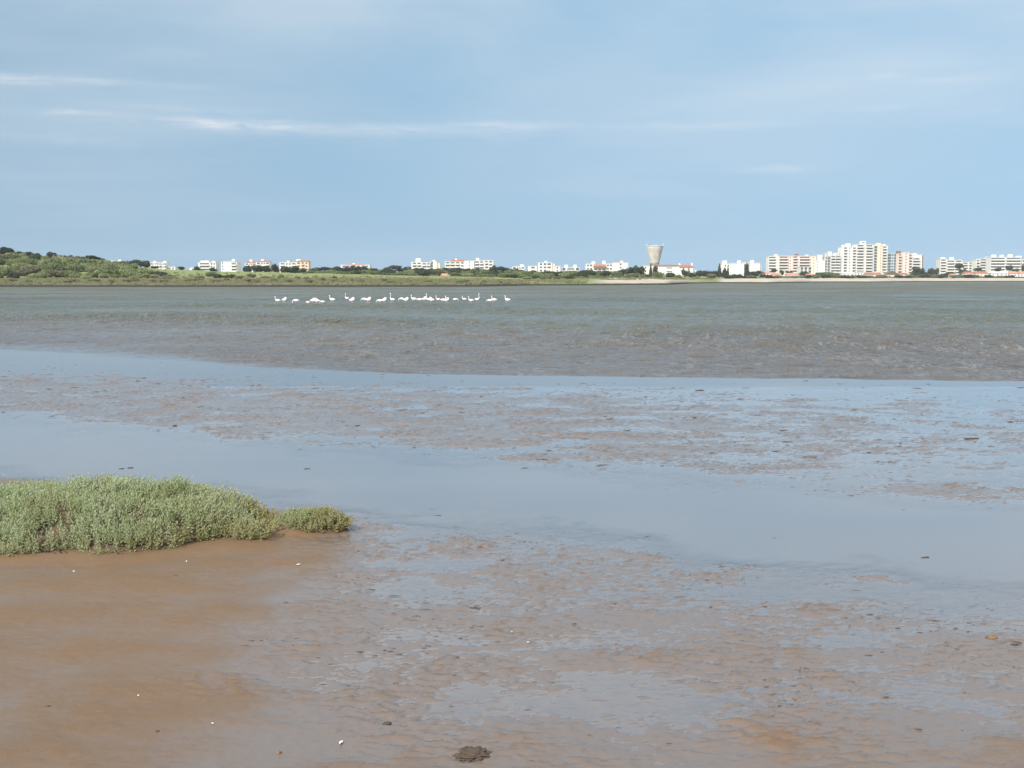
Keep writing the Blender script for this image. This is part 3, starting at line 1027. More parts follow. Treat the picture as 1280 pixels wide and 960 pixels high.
# behind the water tower
s = Site(AB, 'long white building with red tiled roof running right from the water tower', 'building', 840, 960)
s.blk(803.5, 813, 332.8, 3, [(.25, .4, 'w')], y=2).blk(820, 848.5, 332.6, 3, [(.42, .68, 'w')], glass_h=.8, parapet=0).tile(812, 849, 332.4, 331.0, y=-.8, d=11, hip=.02)
s.blk(848.7, 864.8, 334.5, 2, [(.2, .32, 'w'), (.6, .72, 'w')], y=-1.5, parapet=0).tile(848, 866, 334.3, 331.0, y=-2.2, d=10, hip=.2).top(848, 850, 332, 329.8).top(863.5, 865.2, 334, 329.2)
s.blk(865, 869.5, 338, 1, [(.3, .6, 'w')], depth=8)
s = Site(AB, 'pair of blank white slabs split by a dark tree, behind the cypresses', 'building', 925, 1000)
s.blk(901, 912, 330.5, 4, [(.35, .5, 'w'), (.7, .85, 'w')], y=2).blk(912.2, 928.6, 329.5, 5, [(.1, .3, 'w'), (.62, .82, 'w')], skip=3).blk(936, 948.5, 329.3, 5, [(.2, .4, 'w')], skip=3)
s.blk(928.8, 935.8, 330.2, 5, [(.05, .95, 's')], y=3).top(902.5, 908, 330.5, 326.3).top(921.5, 925, 329.5, 326.2).top(937.5, 941.5, 329.3, 326).top(928, 936, 330, 328.2, 'grey')
s.blk(948.7, 950.6, 329.8, 5, [], wall='grey', y=1)
# the big flats
T = 1150
s = Site(AB, 'five-storey pinkish white apartment slab with balcony bands left of the tallest block', 'building', 988, T)
s.blk(959, 970, 320.8, 6, [(.02, .80, 'b')]).blk(970.2, 983, 320.4, 6, [(.12, .95, 'b')], y=-1, wall='pink').blk(983.2, 988.6, 320.8, 6, [(.4, .58, 'w')], wall='pink')
s.blk(988.8, 995.5, 320.2, 6, [(.08, .85, 'b')], y=-.5, wall='pink').blk(995.7, 1011, 320.5, 6, [(.10, .94, 'b')], wall='pink').blk(1011.2, 1017.5, 320.6, 6, [(.5, .62, 'w')], wall='cream')
s.top(967, 970.5, 320.6, 318.4, 'pink').top(993, 997, 320.4, 317.9, 'brick_and_shade').top(1006, 1009, 320.5, 319, 'pink')
s = Site(AB, 'low grey-roofed block standing before the pinkish slab', 'building', 1006, 1090)
s.blk(998, 1014.5, 334, 4, [(.05, .25, 's'), (.35, .55, 's'), (.65, .85, 's')], wall='white2')
s = Site(AB, 'blank pale block with grey balconies between the pinkish slab and the tallest block', 'building', 1032, T)
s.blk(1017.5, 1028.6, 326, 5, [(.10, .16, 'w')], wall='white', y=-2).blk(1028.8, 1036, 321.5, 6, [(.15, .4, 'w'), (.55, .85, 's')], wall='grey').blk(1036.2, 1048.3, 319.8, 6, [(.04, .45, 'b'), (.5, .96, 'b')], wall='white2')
s.top(1021, 1027, 326, 319.2, 'white2', y=4).top(1029, 1033, 321.5, 317, 'grey').top(1033.5, 1038, 321, 315.2, 'pink').top(1040, 1044, 319.8, 317, 'white2').top(1045, 1047.5, 319.8, 315.6, 'grey')
s = Site(AB, 'tallest white and cream tower block with rows of balconies, on the right', 'building', 1079, T, 5)
s.blk(1049.3, 1067, 309.3, 9, [(.12, .32, 'b'), (.50, .56, 'w'), (.76, .97, 'b')]).blk(1067.2, 1077, 306.3, 10, [(.05, .88, 'b')], y=-1.2).blk(1077.2, 1088, 306.3, 10, [(.18, .92, 'b')], y=-1.2)
s.blk(1088.2, 1094, 308, 9, [(.3, .92, 's')], y=-.4).blk(1094.2, 1100.5, 306.5, 10, [(.56, .66, 'w')], y=-1.0, wall='cream').blk(1100.7, 1107.5, 308, 9, [(.1, .75, 'b')], y=0)
s.top(1051, 1053.5, 309.3, 306.8).top(1056, 1061, 309.3, 305.2).top(1074.5, 1080.5, 306.3, 302.2).top(1095, 1100, 306.5, 304.6, 'cream').top(1102, 1106, 308, 306)
s.win(1076, 1079, 303.2, 304.6, y=3.)
s = Site(AB, 'narrow bluish glazed block tucked right of the tallest block', 'building', 1113, T)
s.blk(1107.9, 1118.6, 317.6, 7, [(.03, .38, 's'), (.45, .68, 'w'), (.76, .97, 's')], wall='blue', y=3)
s = Site(AB, 'stepped pink and white block with shaded side painted dark, rightmost of the big flats', 'building', 1136, T, 8)
s.blk(1119, 1124, 317.6, 8, [(.1, .8, 'b')], wall='pink').blk(1124.2, 1132.5, 316, 8, [(.4, .55, 'w')], y=-1.5, wall='pink').blk(1132.7, 1137, 318.5, 7, [(.05, .9, 'b')], wall='pink')
s.blk(1137.2, 1150, 319, 7, [(.05, .75, 'b')], y=-.8, skip=1).blk(1150.2, 1152.2, 320, 7, [], wall='brick_and_shade', y=.5).top(1120, 1124, 317.6, 314.6, 'brick_and_shade').top(1140, 1145, 319, 317.4)  # rightmost strip: the shaded side, put in as a dark red wall
s.win(1142, 1143.4, 322.5, 324.8, y=-.8)
# right end
s = Site(AB, 'white terraced block with two roof domes right of the big flats', 'building', 1186, T)
s.blk(1172.5, 1180, 324, 6, [(.05, .9, 'b')]).blk(1180.2, 1199, 325.5, 6, [(.02, .5, 'b'), (.55, .96, 'b')], y=-1).top(1175, 1179.5, 324, 322.4).top(1186.5, 1190, 325.5, 322)
s = Site(AB, 'distant low pale terrace linking the two right-hand blocks', 'building', 1208, 1250)
s.blk(1199, 1217.5, 328, 4, [(.1, .4, 'b'), (.5, .9, 'b')], wall='white2')
s = Site(AB, 'pale block stepping up to the right behind dark bushes', 'building', 1226, 1200)
s.blk(1217, 1222, 325, 5, [(.1, .8, 'b')]).blk(1222.2, 1234, 323.8, 5, [(.05, .95, 'b')], wall='white2', y=1).top(1231, 1235, 323.8, 321.6, 'white2')
s = Site(AB, 'long white block with four continuous balcony bands near the right edge', 'building', 1254, T)
s.blk(1235, 1253, 322, 6, [(.0, .98, 'b')], y=0).blk(1253.2, 1272, 322, 6, [(.02, 1.0, 'b')], y=-.6).top(1238.5, 1243, 322, 319).top(1249, 1252.5, 322, 319.2).top(1259, 1263.5, 322, 318.6).top(1268, 1274, 322, 320.6, y=1)
s = Site(AB, 'white block cut by the right edge of the picture', 'building', 1290, T)
s.blk(1274, 1284, 325, 5, [(.05, .5, 'w'), (.55, .9, 'b')]).blk(1284.2, 1312, 323, 6, b3)
# --- small houses along the right-hand beach
HV = 'seaside_house'


def house(label, p0, p1, yeave, yridge, Y, wall, roofm, wins=((.2, .32), (.6, .72)), along='x', hip=.08, d=9., n=1):
    s = Site(HV, label, 'house', (p0 + p1) / 2, Y)
    s.blk(p0, p1, yeave, n, [(a, b, 'w') for a, b in wins], wall=wall, depth=d - 1, parapet=0, glass_h=1.2)
    s.tile(p0 - .6, p1 + .6, yeave - .15, yridge, roofm, d=d, along=along, hip=hip)
    return s


house('white house with pale roof right of the cypresses, below the two blank slabs', 951, 962, 341.5, 339.3, 1010, 'white', 'tile2')
house('orange-walled house with salmon roof below the pinkish slab', 964.5, 975, 343.6, 341, 960, 'peach', 'tile2')
house('white house with a dark doorway behind the orange-walled house', 974.5, 981, 338.5, 336.9, 1020, 'white', 'grey', wins=((.1, .5),))
house('red-roofed white bungalow between the orange-walled house and the pink house', 982, 996, 343.8, 341.2, 960, 'white', 'tile2', wins=((.15, .25), (.45, .55), (.75, .85)))
house('pink house with a tall chimney wall left of the dark hedge', 1008, 1017, 344.3, 342.2, 950, 'pink', 'tile2')
house('long low white house with shallow roof below the tallest block', 1051, 1067, 342.0, 340, 970, 'white', 'white2', wins=((.1, .25), (.4, .5), (.7, .85)))
house('white cube house with two small windows beside the long red roof', 1068.5, 1079.5, 340.2, 339.4, 970, 'white', 'white2', wins=((.15, .3), (.55, .65)), n=2)
house('white house with a long red tiled roof before the tallest block', 1080.5, 1100, 343.3, 340.6, 960, 'white', 'tile', wins=((.1, .2), (.35, .45), (.65, .8)))
house('brown gabled house with dark roof right of the long red roof', 1106, 1121.5, 343.5, 338.6, 955, 'cream', 'tile3', along='y', hip=0.0, wins=((.15, .3), (.6, .8)))
house('white house with reddish roof at the foot of the stepped pink block', 1121.8, 1133, 343.2, 341, 960, 'white', 'tile', wins=((.2, .3), (.6, .75)))
house('small white house among bushes below the terraced block', 1187, 1193, 344, 342.2, 990, 'white2', 'tile2', wins=((.3, .5),))
house('pale house with a reddish roof left of the long white beach villas', 1204, 1214, 341.5, 339.6, 1010, 'white', 'tile', wins=((.2, .3), (.6, .8)))
house('long white beach villa with red roof under a pine', 1217, 1232, 341.8, 339.2, 1000, 'white', 'tile', wins=((.15, .22), (.45, .52), (.75, .82)))
house('longest white beach villa near the right edge', 1236, 1257.5, 341.4, 339.4, 1000, 'white', 'white2', wins=((.1, .15), (.35, .4), (.6, .65), (.85, .9)))
house('white gabled beach villa right of the longest one', 1259, 1270, 342, 339.2, 1000, 'white', 'tile2', wins=((.2, .3), (.6, .7)))
house('white beach villa at the very right edge', 1271.5, 1286, 341.6, 339.2, 1000, 'white', 'tile2', wins=((.15, .25), (.6, .7)))

# ------------------------------------------------------------------ the water tower
wtm = NT('weathered_concrete')
p_ = wtm.objco()
sp_ = wtm.node('ShaderNodeSeparateXYZ'); wtm.l.new(p_, sp_.inputs[0])
st = wtm.ramp(wtm.noise(0.55, 5, .65, wtm.objco((1, 1, .45)), .8), .42, .62)
c_ = wtm.mix(st, (0.58, 0.545, 0.49), (0.43, 0.40, 0.36))
ln = wtm.math('GREATER_THAN', wtm.math('FRACT', wtm.math('MULTIPLY', sp_.outputs[2], .42)), .90)
c_ = wtm.mix(wtm.math('MULTIPLY', ln, .35), c_, (0.24, 0.21, 0.18))
wtm.put(c_, wtm.b.inputs['Base Color']); wtm.b.inputs['Roughness'].default_value = .9
M['tower'] = wtm.m


def lathe(name, prof, mat, seg=32, cap=True):
    vs, fs = [], []
    for (r_, z_) in prof:
        for j in range(seg):
            a = 2 * math.pi * j / seg
            vs.append((r_ * math.cos(a), r_ * math.sin(a), z_))
    for i in range(len(prof) - 1):
        for j in range(seg):
            a, b = i * seg + j, i * seg + (j + 1) % seg
            fs.append((a, b, b + seg, a + seg))
    if cap:
        fs.append(tuple(range(seg))[::-1]); fs.append(tuple((len(prof) - 1) * seg + j for j in range(seg)))
    return mesh_from(name, vs, fs, [mat], True)


YT = 985.0
kt = YT / F
wt_ = start('water_tower', 817.2, YT, 0, 'tall concrete water tower flaring upward above the red-roofed building', 'water tower')
ztop = z_of(wt_, 308.8); zn = z_of(wt_, 331.0)
obj('shaft', lathe('water_tower_shaft', [(5.4 * kt, 0), (5.1 * kt, zn * .6), (5.4 * kt, zn)], M['tower']), wt_)
obj('tank', lathe('water_tower_tank', [(5.4 * kt, zn + .01)] + [((5.4 + 5.1 * (i / 8) ** 1.08) * kt, zn + (ztop - zn) * i / 8) for i in range(1, 9)], M['tower'], cap=True), wt_)
obj('rim', lathe('water_tower_rim', [(10.45 * kt, ztop - .15), (10.8 * kt, ztop - .1), (10.85 * kt, ztop + .4), (10.5 * kt, ztop + .42), (10.3 * kt, ztop + .02)], M['tower'], cap=False), wt_)
obj('roof', lathe('water_tower_roof', [(10.3 * kt, ztop + .05), (6 * kt, ztop + .9), (1 * kt, ztop + 1.3)], M['grey']), wt_)
for sx in (-1, 1):
    obj('antenna', lathe('antenna', [(.28, 0), (.28, 1.3), (.16, 1.35), (.16, 2.2)], M['white']), wt_, (sx * 10.2 * kt, -1, ztop + .5))
for (ax, az) in ((-.15, .55), (.42, .62), (.12, .38)):
    q = zn + (ztop - zn) * az
    rad = (5.4 + 5.1 * az ** 1.08) * kt
    o = obj('vent_opening', cube('rail'), wt_, (rad * ax, -rad * math.sqrt(1 - ax * ax) - .02, q), None, (.7, .4, 1.5))

# ------------------------------------------------------------------ trees and bushes of the far shore
rv = random.Random(11)


def px_plant(name, kind, mt, px, ytop, ybase, Y, wpx, label, cat, group=None):
    """plant whose top shows at photo row ytop; it stands on the land at distance Y"""
    x = (px - CX) / F * Y
    z = land_z(x, Y) - .15
    top = EYE + (HZ - ytop) / F * Y
    return plant(name, kind, mt, x, Y, max(top - z, 1.0), wpx * Y / F, label, cat, group)


# wooded hill on the left: dark trees along the crest
CREST = [(-62, 310, 30), (-38, 313, 26), (-16, 312, 24), (3, 313, 20), (14, 309.5, 16), (24, 315, 16), (36, 315.5, 15), (47, 317, 15), (67, 315.5, 12), (76, 318, 12),
         (88, 319.5, 11), (99, 321.5, 11), (109, 321.5, 12), (119, 319.8, 14), (129, 322.5, 10), (137, 327, 10),
         (163, 327, 9), (170, 325, 9), (178, 325.5, 9), (186, 326.5, 9), (195, 333, 9)]
NTH = ['first', 'second', 'third', 'fourth', 'fifth', 'sixth', 'seventh', 'eighth', 'ninth', 'tenth', 'eleventh', 'twelfth', 'thirteenth', 'fourteenth',
       'fifteenth', 'sixteenth', 'seventeenth', 'eighteenth', 'nineteenth', 'twentieth', 'twenty-first', 'twenty-second', 'twenty-third', 'twenty-fourth',
       'twenty-fifth', 'twenty-sixth', 'twenty-seventh', 'twenty-eighth', 'twenty-ninth', 'thirtieth', 'thirty-first', 'thirty-second', 'thirty-third', 'thirty-fourth', 'thirty-fifth', 'thirty-sixth']
k = 0
for (px, yt, w) in CREST:
    if px < -14: continue
    vis = True
    lab = 'dark pine on the crest of the left hill, %s from the left' % NTH[k] if vis else 'dark pine on the hill crest beyond the left edge'
    px_plant('pine_tree', 'pine' if w > 12 else 'round', 'pine', px, yt, 0, 432 + rv.uniform(-6, 6), w * 1.1, lab, 'tree', 'dark trees along the left hill crest')
    if vis: k += 1
# scrub on the hillside, overlapping rounded bushes
HB = []
for row, (Yd, n, wmin, wmax) in enumerate([(345, 20, 10, 17), (358, 22, 11, 19), (374, 23, 12, 20), (391, 22, 12, 20), (406, 20, 11, 18), (419, 17, 10, 15)]):
    line = []
    for i in range(n):
        px = -60 + (290 - 14 * row) * (i + rv.uniform(.15, .85)) / n
        if row == 0 and rv.random() < .4: continue
        if px < -9: continue
        line.append((px, Yd + rv.uniform(-6, 6), rv.uniform(wmin, wmax)))
    line.sort()
    HB.append(line)
LEVEL = ['along the foot of', 'low on', 'a third up', 'halfway up', 'high on', 'just under the crest of']
for row, line in enumerate(HB):
    k = 0
    for (px, Yd, w) in line:
        mt = rv.choices(['scrub', 'olive', 'brownscrub', 'pine'], [5, 5, .5 if row > 1 else 3.5, .8])[0]
        fade = 1 - .45 * max(0, min(1, (px - 120) / 100))
        h = w * Yd / F * rv.uniform(.48, .70) * fade * (.62 if row == 5 else 1)
        x = (px - CX) / F * Yd
        nm = {'scrub': 'green', 'olive': 'pale olive', 'brownscrub': 'brownish', 'pine': 'dark green'}[mt]
        if px > -99:
            lab = '%s bush %s the left hill, %s from the left' % (nm, LEVEL[row], NTH[k]); k += 1
        else:
            lab = '%s bush %s the hillside beyond the left edge' % (nm, LEVEL[row])
        plant('scrub_bush', 'bush', mt, x, Yd, h, w * 1.15 * Yd / F, lab, 'bush', 'scrub bushes on the left hillside')
# lone bushes on the grass slope right of the hill
LONE = [(203, 340, 365, 17, 'pine', 'dark bush on the grass slope just right of the wooded hill'),
        (229, 333.5, 425, 8, 'pine', 'small dark round tree on the slope crest left of the squat white block'),
        (252, 345, 350, 14, 'brownscrub', 'brownish bush low on the slope below the squat white block'),
        (265, 340, 370, 14, 'scrub', 'green bush with pale top below the squat white block'), (273, 343, 352, 12, 'pine', 'dark bush below the block with the stair tower'),
        (288, 343.5, 352, 14, 'pine', 'rounded dark bush, right of a similar one, below the stair tower'), (301, 345, 350, 13, 'brownscrub', 'brownish bush below the grey shaded block end'),
        (316, 342.5, 368, 13, 'scrub', 'green bush on the slope below the red-roofed white block'), (335, 346, 350, 15, 'brownscrub', 'brownish bush below the gap beside the orange-ended block'),
        (353, 343.5, 352, 10, 'scrub', 'green bush with a brown patch below the orange-ended block'), (372, 347, 345, 9, 'brownscrub', 'small brownish tuft low on the slope under the orange-ended block'),
        (389, 338.5, 425, 10, 'scrub', 'small green bush on the crest at the foot of the orange wall'), (420, 347, 345, 7, 'pine', 'small dark tuft alone on the grass slope before the pine row'),
        (384, 350, 335, 8, 'brownscrub', 'low brown tuft near the water left of the birds')]
for (px, yt, Yd, w, mt, lab) in LONE:
    px_plant('slope_bush', 'bush', mt, px, yt, 0, Yd, w, lab, 'bush', 'lone bushes on the grass slope')
# broad dark bushes in front of the white blocks
FRONT = [(248, 333.5, 7, 'left foot of the squat white block'), (268, 335, 9, 'right foot of the squat white block'), (311, 332.5, 10, 'left half of the red-roofed white block'), (324, 331.8, 14, 'middle of the red-roofed white block'), (335, 332.5, 10, 'right half of the red-roofed white block'),
         (345, 330.5, 9, 'gap beside the red-roofed white block'), (357, 333.5, 10, 'left end of the orange-ended block'), (369, 333.2, 12, 'middle of the orange-ended block'), (379, 336, 9, 'foot of the orange wall')]
for (px, yt, w, wh) in FRONT:
    px_plant('dark_tree', 'bush', 'pine', px, yt, 0, 470 + rv.uniform(-10, 10), w * 1.25, 'dark rounded tree before the ' + wh, 'tree', 'dark trees before the left white blocks')
# the pine row in the middle
ROW = [(396, 335, 14), (407, 334, 15), (418, 334.5, 14), (429, 333.6, 15), (441, 332.6, 16), (453, 333.5, 15), (464, 335.6, 13), (474, 337, 13), (485, 335, 14), (495, 332, 15),
       (506, 333.8, 14), (516, 335.2, 13), (527, 335.5, 13), (539, 336.5, 12), (551, 336, 12), (562, 335, 13), (573, 335.2, 13), (584, 336, 13), (596, 335.8, 13), (607, 336.8, 13), (617, 332.5, 10), (626, 333.5, 11), (636, 335.2, 12), (647, 336.2, 12)]
for i, (px, yt, w) in enumerate(ROW):
    px_plant('umbrella_pine', 'umbrella' if i % 4 == 1 else 'round', 'pine', px, yt, 0, 590 + rv.uniform(-14, 14), w * 1.35,
             'dark pine in the row behind the grass slope, %s from the left' % NTH[i], 'tree', 'dark pine row behind the slope')
# lower green growth before the pine row and the central scrub
CENT = []
for (p0, p1, n, y0, y1, Yd, w0, w1, where) in [(392, 650, 20, 337, 339.5, 560, 13, 18, 'under the dark pine row'), (455, 520, 7, 340.5, 342, 520, 11, 15, 'on the slope crest left of the salmon roofs'), (566, 650, 11, 340, 342, 520, 11, 15, 'on the slope crest right of the salmon roofs'),
                                         (640, 740, 11, 337.5, 340, 560, 12, 16, 'in the back row of the central scrub'), (600, 690, 9, 342.5, 344.5, 455, 10, 15, 'in the left part of the central scrub front'),
                                         (650, 745, 10, 341, 344.5, 450, 12, 16, 'in the middle row of the central scrub'), (655, 735, 9, 345.5, 347.5, 425, 9, 13, 'low by the bank before the central scrub')]:
    for i in range(n):
        CENT.append((p0 + (p1 - p0) * (i + rv.uniform(.2, .8)) / n, rv.uniform(y0, y1), Yd + rv.uniform(-8, 8), rv.uniform(w0, w1), where, i))
for (px, yt, Yd, w, where, i) in CENT:
    mt = rv.choices(['scrub', 'pine', 'olive'], [5, 3.2, .8])[0]
    nm = {'scrub': 'mid green', 'olive': 'pale', 'pine': 'dark green'}[mt]
    px_plant('shore_bush', 'bush', mt, px, yt, 0, Yd, w * 1.2, '%s bush %s, %s from the left' % (nm, where, NTH[i]), 'bush', 'scrub bushes along the middle shore')
# around the water tower
TOWER = [(727, 338.5, 13, 'pine', 'bush', 'dark bush left of the long block with sloping red roof'), (735, 337.5, 14, 'pine', 'round', 'round dark tree before the left end of the sloping-red-roof block'),
         (746, 338.5, 12, 'scrub', 'bush', 'green bush before the sloping red roof'), (757, 338.5, 13, 'pine', 'bush', 'dark bush before the middle of the sloping-red-roof block'),
         (769, 339, 14, 'scrub', 'bush', 'green bush before the blank white block end'), (777, 336.5, 10, 'pine', 'round', 'round dark tree right before the blank white block end'),
         (787, 334.5, 9, 'pine', 'round', 'round dark tree in the gap left of the water tower'), (793, 332.5, 9, 'pine', 'round', 'taller dark tree in the gap left of the water tower'),
         (801, 333.5, 11, 'pine', 'round', 'dark tree at the left foot of the water tower'), (812.5, 331, 4.5, 'pine', 'cypress', 'slim dark cypress at the left base of the water tower'), (818, 332.5, 6.5, 'pine', 'round', 'small dark tree at the right base of the water tower'),
         (822, 340, 12, 'scrub', 'bush', 'green bush below the white wall right of the water tower'), (836, 341, 14, 'pine', 'bush', 'dark broad bush under the white wall with the slot window'), (846, 343.5, 11, 'olive', 'bush', 'pale bush at the right end of the sand spit'),
         (855, 337.5, 10, 'pine', 'round', 'dark tree before the pitched red roof'), (864, 341, 11, 'pine', 'round', 'dark tree right of the pitched red roof'), (873, 338.4, 12, 'pine', 'round', 'dark tree left in the low wood between tower and slabs'), (883, 338.6, 12, 'pine', 'round', 'dark tree amid the low wood between tower and slabs'),
         (892, 339, 12, 'pine', 'round', 'dark tree right in the low wood between tower and slabs'), (888, 342.5, 13, 'brownscrub', 'bush', 'brownish bush in front of the low wood left of the cypresses'), (868, 346, 9, 'olive', 'bush', 'pale grey-green bush by the water right of the sand spit'),
         (790, 341.5, 15, 'scrub', 'bush', 'green bush behind the left part of the sand spit'), (805, 343, 13, 'scrub', 'bush', 'green bush behind the middle of the sand spit'), (770, 344.5, 14, 'scrub', 'bush', 'green bush on the left end of the sand spit'), (752, 345.5, 14, 'scrub', 'bush', 'green bush left of the pale gap in the scrub'),
         (784, 346, 13, 'brownscrub', 'bush', 'brownish bush low behind the sand'), (740, 349, 9, 'olive', 'bush', 'pale grassy bush at the left start of the sand spit'), (822, 346, 12, 'brownscrub', 'bush', 'brownish bush behind the right part of the sand spit')]
for (px, yt, w, mt, kd, lab) in TOWER:
    Yd = float(np.interp(px, WL[:, 0], WL[:, 1])) + (62 if yt > 343 else (95 if yt > 339.5 else 170))
    px_plant('shore_tree' if kd != 'bush' else 'shore_bush', kd, mt, px, yt, 0, Yd, w * 1.12, lab, 'bush' if kd == 'bush' else 'tree', 'trees and bushes near the water tower')
# right-hand town
TOWN = [(898, 330.5, 5.5, 'cypress', 'tall dark cypress left of two before the slabs'), (904.5, 335.5, 9, 'cypress', 'broad dark cypress just right of the tallest one'), (908.5, 333.5, 3.5, 'cypress', 'thin cypress before the left slab'), (932, 329.2, 6, 'cypress', 'tall dark tree in the gap between the two slabs'),
        (920, 343.2, 14, 'bush', 'dark bush below the left slab'), (941, 338.6, 15, 'round', 'big dark tree below the right slab'), (953, 343.5, 12, 'bush', 'dark bush left of the orange-walled house'), (930, 345, 11, 'bush', 'dark low bush between the two big ones below the slabs'),
        (966, 336.5, 8, 'umbrella', 'small dark pine above the orange-walled house'), (976, 337.6, 5, 'round', 'small round tree beside the white house with the dark doorway'), (985, 338.4, 8, 'round', 'dark tree behind the red-roofed bungalow'), (1003, 339.5, 11, 'round', 'dark tree right of the red-roofed bungalow'),
        (992, 345, 14, 'bush', 'green hedge before the red-roofed bungalow'), (1001, 345.6, 9, 'bush', 'dark bush at the right end of the bungalow hedge'), (980, 345.8, 11, 'bush', 'low dark hedge right of the orange-walled house'), (1024, 340.5, 13, 'bush', 'left end of the thick dark hedge below the pale block'), (1035, 340.3, 14, 'bush', 'middle of the thick dark hedge below the pale block'),
        (1046, 341.5, 13, 'bush', 'right end of the thick dark hedge, under the tallest block'), (1057, 344.5, 9, 'bush', 'low bush before the long low white house'), (1083, 344.5, 11, 'bush', 'dark bush before the long red roof'), (1092, 346, 9, 'bush', 'small bush right before the long red roof'), (1104, 344.5, 9, 'bush', 'dark bush left of the brown gabled house'),
        (1113, 346, 9, 'bush', 'low bush before the brown gabled house'), (1130, 345, 9, 'bush', 'low dark bush before the reddish-roofed white house'), (1139, 341, 9, 'round', 'dark tree left of the big grey-green one'), (1146, 333.5, 14, 'round', 'big grey-green tree before the stepped pink block'), (1152, 339.5, 10, 'round', 'dark tree right beside the big grey-green one'), (1145, 344.5, 12, 'bush', 'bush under the big grey-green tree'),
        (1161, 335.5, 9, 'round', 'dark tree standing alone in the gap right of the big flats'), (1168, 335.3, 5, 'round', 'narrow dark tree at the right of the gap'), (1157, 341.5, 9, 'bush', 'brownish bush in the gap beside the lone tree'),
        (1184, 340.2, 14, 'round', 'dark tree before the terraced block'), (1196, 329.5, 11, 'umbrella', 'pine rising before the right end of the terraced block'), (1202, 337, 11, 'round', 'dark tree under the rising pine'), (1199, 343.5, 13, 'bush', 'dark hedge under the rising pine'), (1178, 345, 10, 'bush', 'low bush left of the small white house'),
        (1220, 334.5, 9, 'umbrella', 'small pine above the red-roofed beach villa'), (1226, 345.5, 12, 'bush', 'hedge before the red-roofed beach villa'), (1245, 335, 9, 'umbrella', 'small dark pine above the longest beach villa'), (1259, 332, 9, 'umbrella', 'dark pine before the balcony bands'), (1266, 336, 9, 'round', 'dark tree right of the pine before the balcony bands'),
        (1240, 346, 9, 'bush', 'low hedge left before the longest beach villa'), (1253, 346.2, 9, 'bush', 'low hedge right before the longest beach villa'), (1267, 346, 10, 'bush', 'low hedge before the gabled beach villa'), (1278, 330.5, 9, 'round', 'dark tree at the right edge above the last villa'), (1284, 333, 11, 'round', 'dark tree cut by the right edge'), (1276, 346, 9, 'bush', 'low hedge before the last villa')]
for (px, yt, w, kd, lab) in TOWN:
    behind = yt < 342
    Yd = 940 if not behind else 1035
    if px < 945: Yd = 690 if not behind else 800
    elif px < 1140: Yd = 760 if not behind else 985
    if kd == 'bush' and px > 1140: Yd = 950
    Yd = max(Yd, float(np.interp(px, WL[:, 0], WL[:, 1])) + 75)
    mt = 'pine' if (kd != 'bush' or rv.random() < .55) else 'scrub'
    px_plant('town_tree' if kd != 'bush' else 'town_bush', kd, mt, px, yt, 0, Yd, w * 1.12, lab, 'bush' if kd == 'bush' else 'tree', 'trees and hedges of the town')

MORE = [(912, 343.7, 12), (937, 344.2, 12), (960, 344.2, 10), (970, 344.5, 9), (1009, 343.7, 9), (1018, 343.2, 10), (1030, 343.2, 12), (1041, 343.4, 12), (1051, 344.2, 9), (1064, 344.2, 9), (1074, 344.0, 10), (1098, 343.8, 10), (1122, 344.0, 10),
        (1137, 343.7, 11), (1153, 342.7, 11), (1163, 343.2, 11), (1172, 343.2, 11), (1190, 344.0, 10), (1208, 343.2, 11), (1216, 343.6, 10), (1233, 343.6, 10), (1247, 344.6, 9), (1260, 344.2, 9), (1284, 344.2, 9)]
for i, (px, yt, w) in enumerate(MORE):
    mt = ('pine', 'scrub', 'pine', 'brownscrub')[i % 4]
    px_plant('hedge', 'bush', mt, px, yt, 0, float(np.interp(px, WL[:, 0], WL[:, 1])) + 72, w * 1.3, 'low hedge between the beach and the houses, %s from the left' % NTH[i], 'hedge', 'low hedges behind the right-hand beach')

for i in range(34):
    px = -4 + 640 * (i + rv.uniform(.15, .85)) / 34
    mt = rv.choice(['brownscrub', 'olive', 'brownscrub', 'scrub'])
    px_plant('bank_bush', 'bush', mt, px, rv.uniform(350.5, 354), 0, float(np.interp(px, WL[:, 0], WL[:, 1])) + rv.uniform(9, 26), rv.uniform(7, 15),
             'low %s tuft on the waterline bank left of the sand, %s from the left' % ({'brownscrub': 'brown', 'olive': 'pale', 'scrub': 'green'}[mt], NTH[i]), 'bush', 'low tufts along the left bank')

# rough grass and low scrub along the bank: far too much to count
vs, fs = [], []
q = random.Random(5)
rg = np.random.default_rng(5)
gpx = rg.uniform(-120, 890, 9000)
gw = np.interp(gpx, WL[:, 0], WL[:, 1])
gu = rg.random(9000)
gy = gw + np.where(gpx < 620, 4 + np.abs(rg.normal(0, 34, 9000)), np.where(gpx < 735, 4 + gu * 40, np.where(gpx < 870, 22 + gu * 40, 24 + gu * 60)))
gz_all = land_z_many(gpx, gy) - .05
for px, Yd, z in zip(gpx, gy, gz_all):
    x = (px - CX) / F * Yd
    h = q.uniform(.12, .50) * (1.25 if px < 640 else 1.0); w = q.uniform(.25, .9)
    a = q.uniform(-.8, .8)
    ca, sa = math.cos(a), math.sin(a)
    for t_ in range(3):
        ox, oy = q.uniform(-.5, .5), q.uniform(-.5, .5)
        b = len(vs)
        vs += [(x + ox - ca * w * .5, Yd + oy - sa * w * .5, z), (x + ox + ca * w * .5, Yd + oy + sa * w * .5, z), (x + ox + ca * w * .3 + q.uniform(-.2, .2), Yd + oy + q.uniform(-.2, .2), z + h), (x + ox - ca * w * .2, Yd + oy, z + h * q.uniform(.6, 1.1))]
        fs.append((b, b + 1, b + 2, b + 3))
gmat = leaf_material('dry_grass', (0.26, 0.22, 0.14), (0.19, 0.22, 0.10), (0.19, 0.19, 0.1), 0.11, 0)
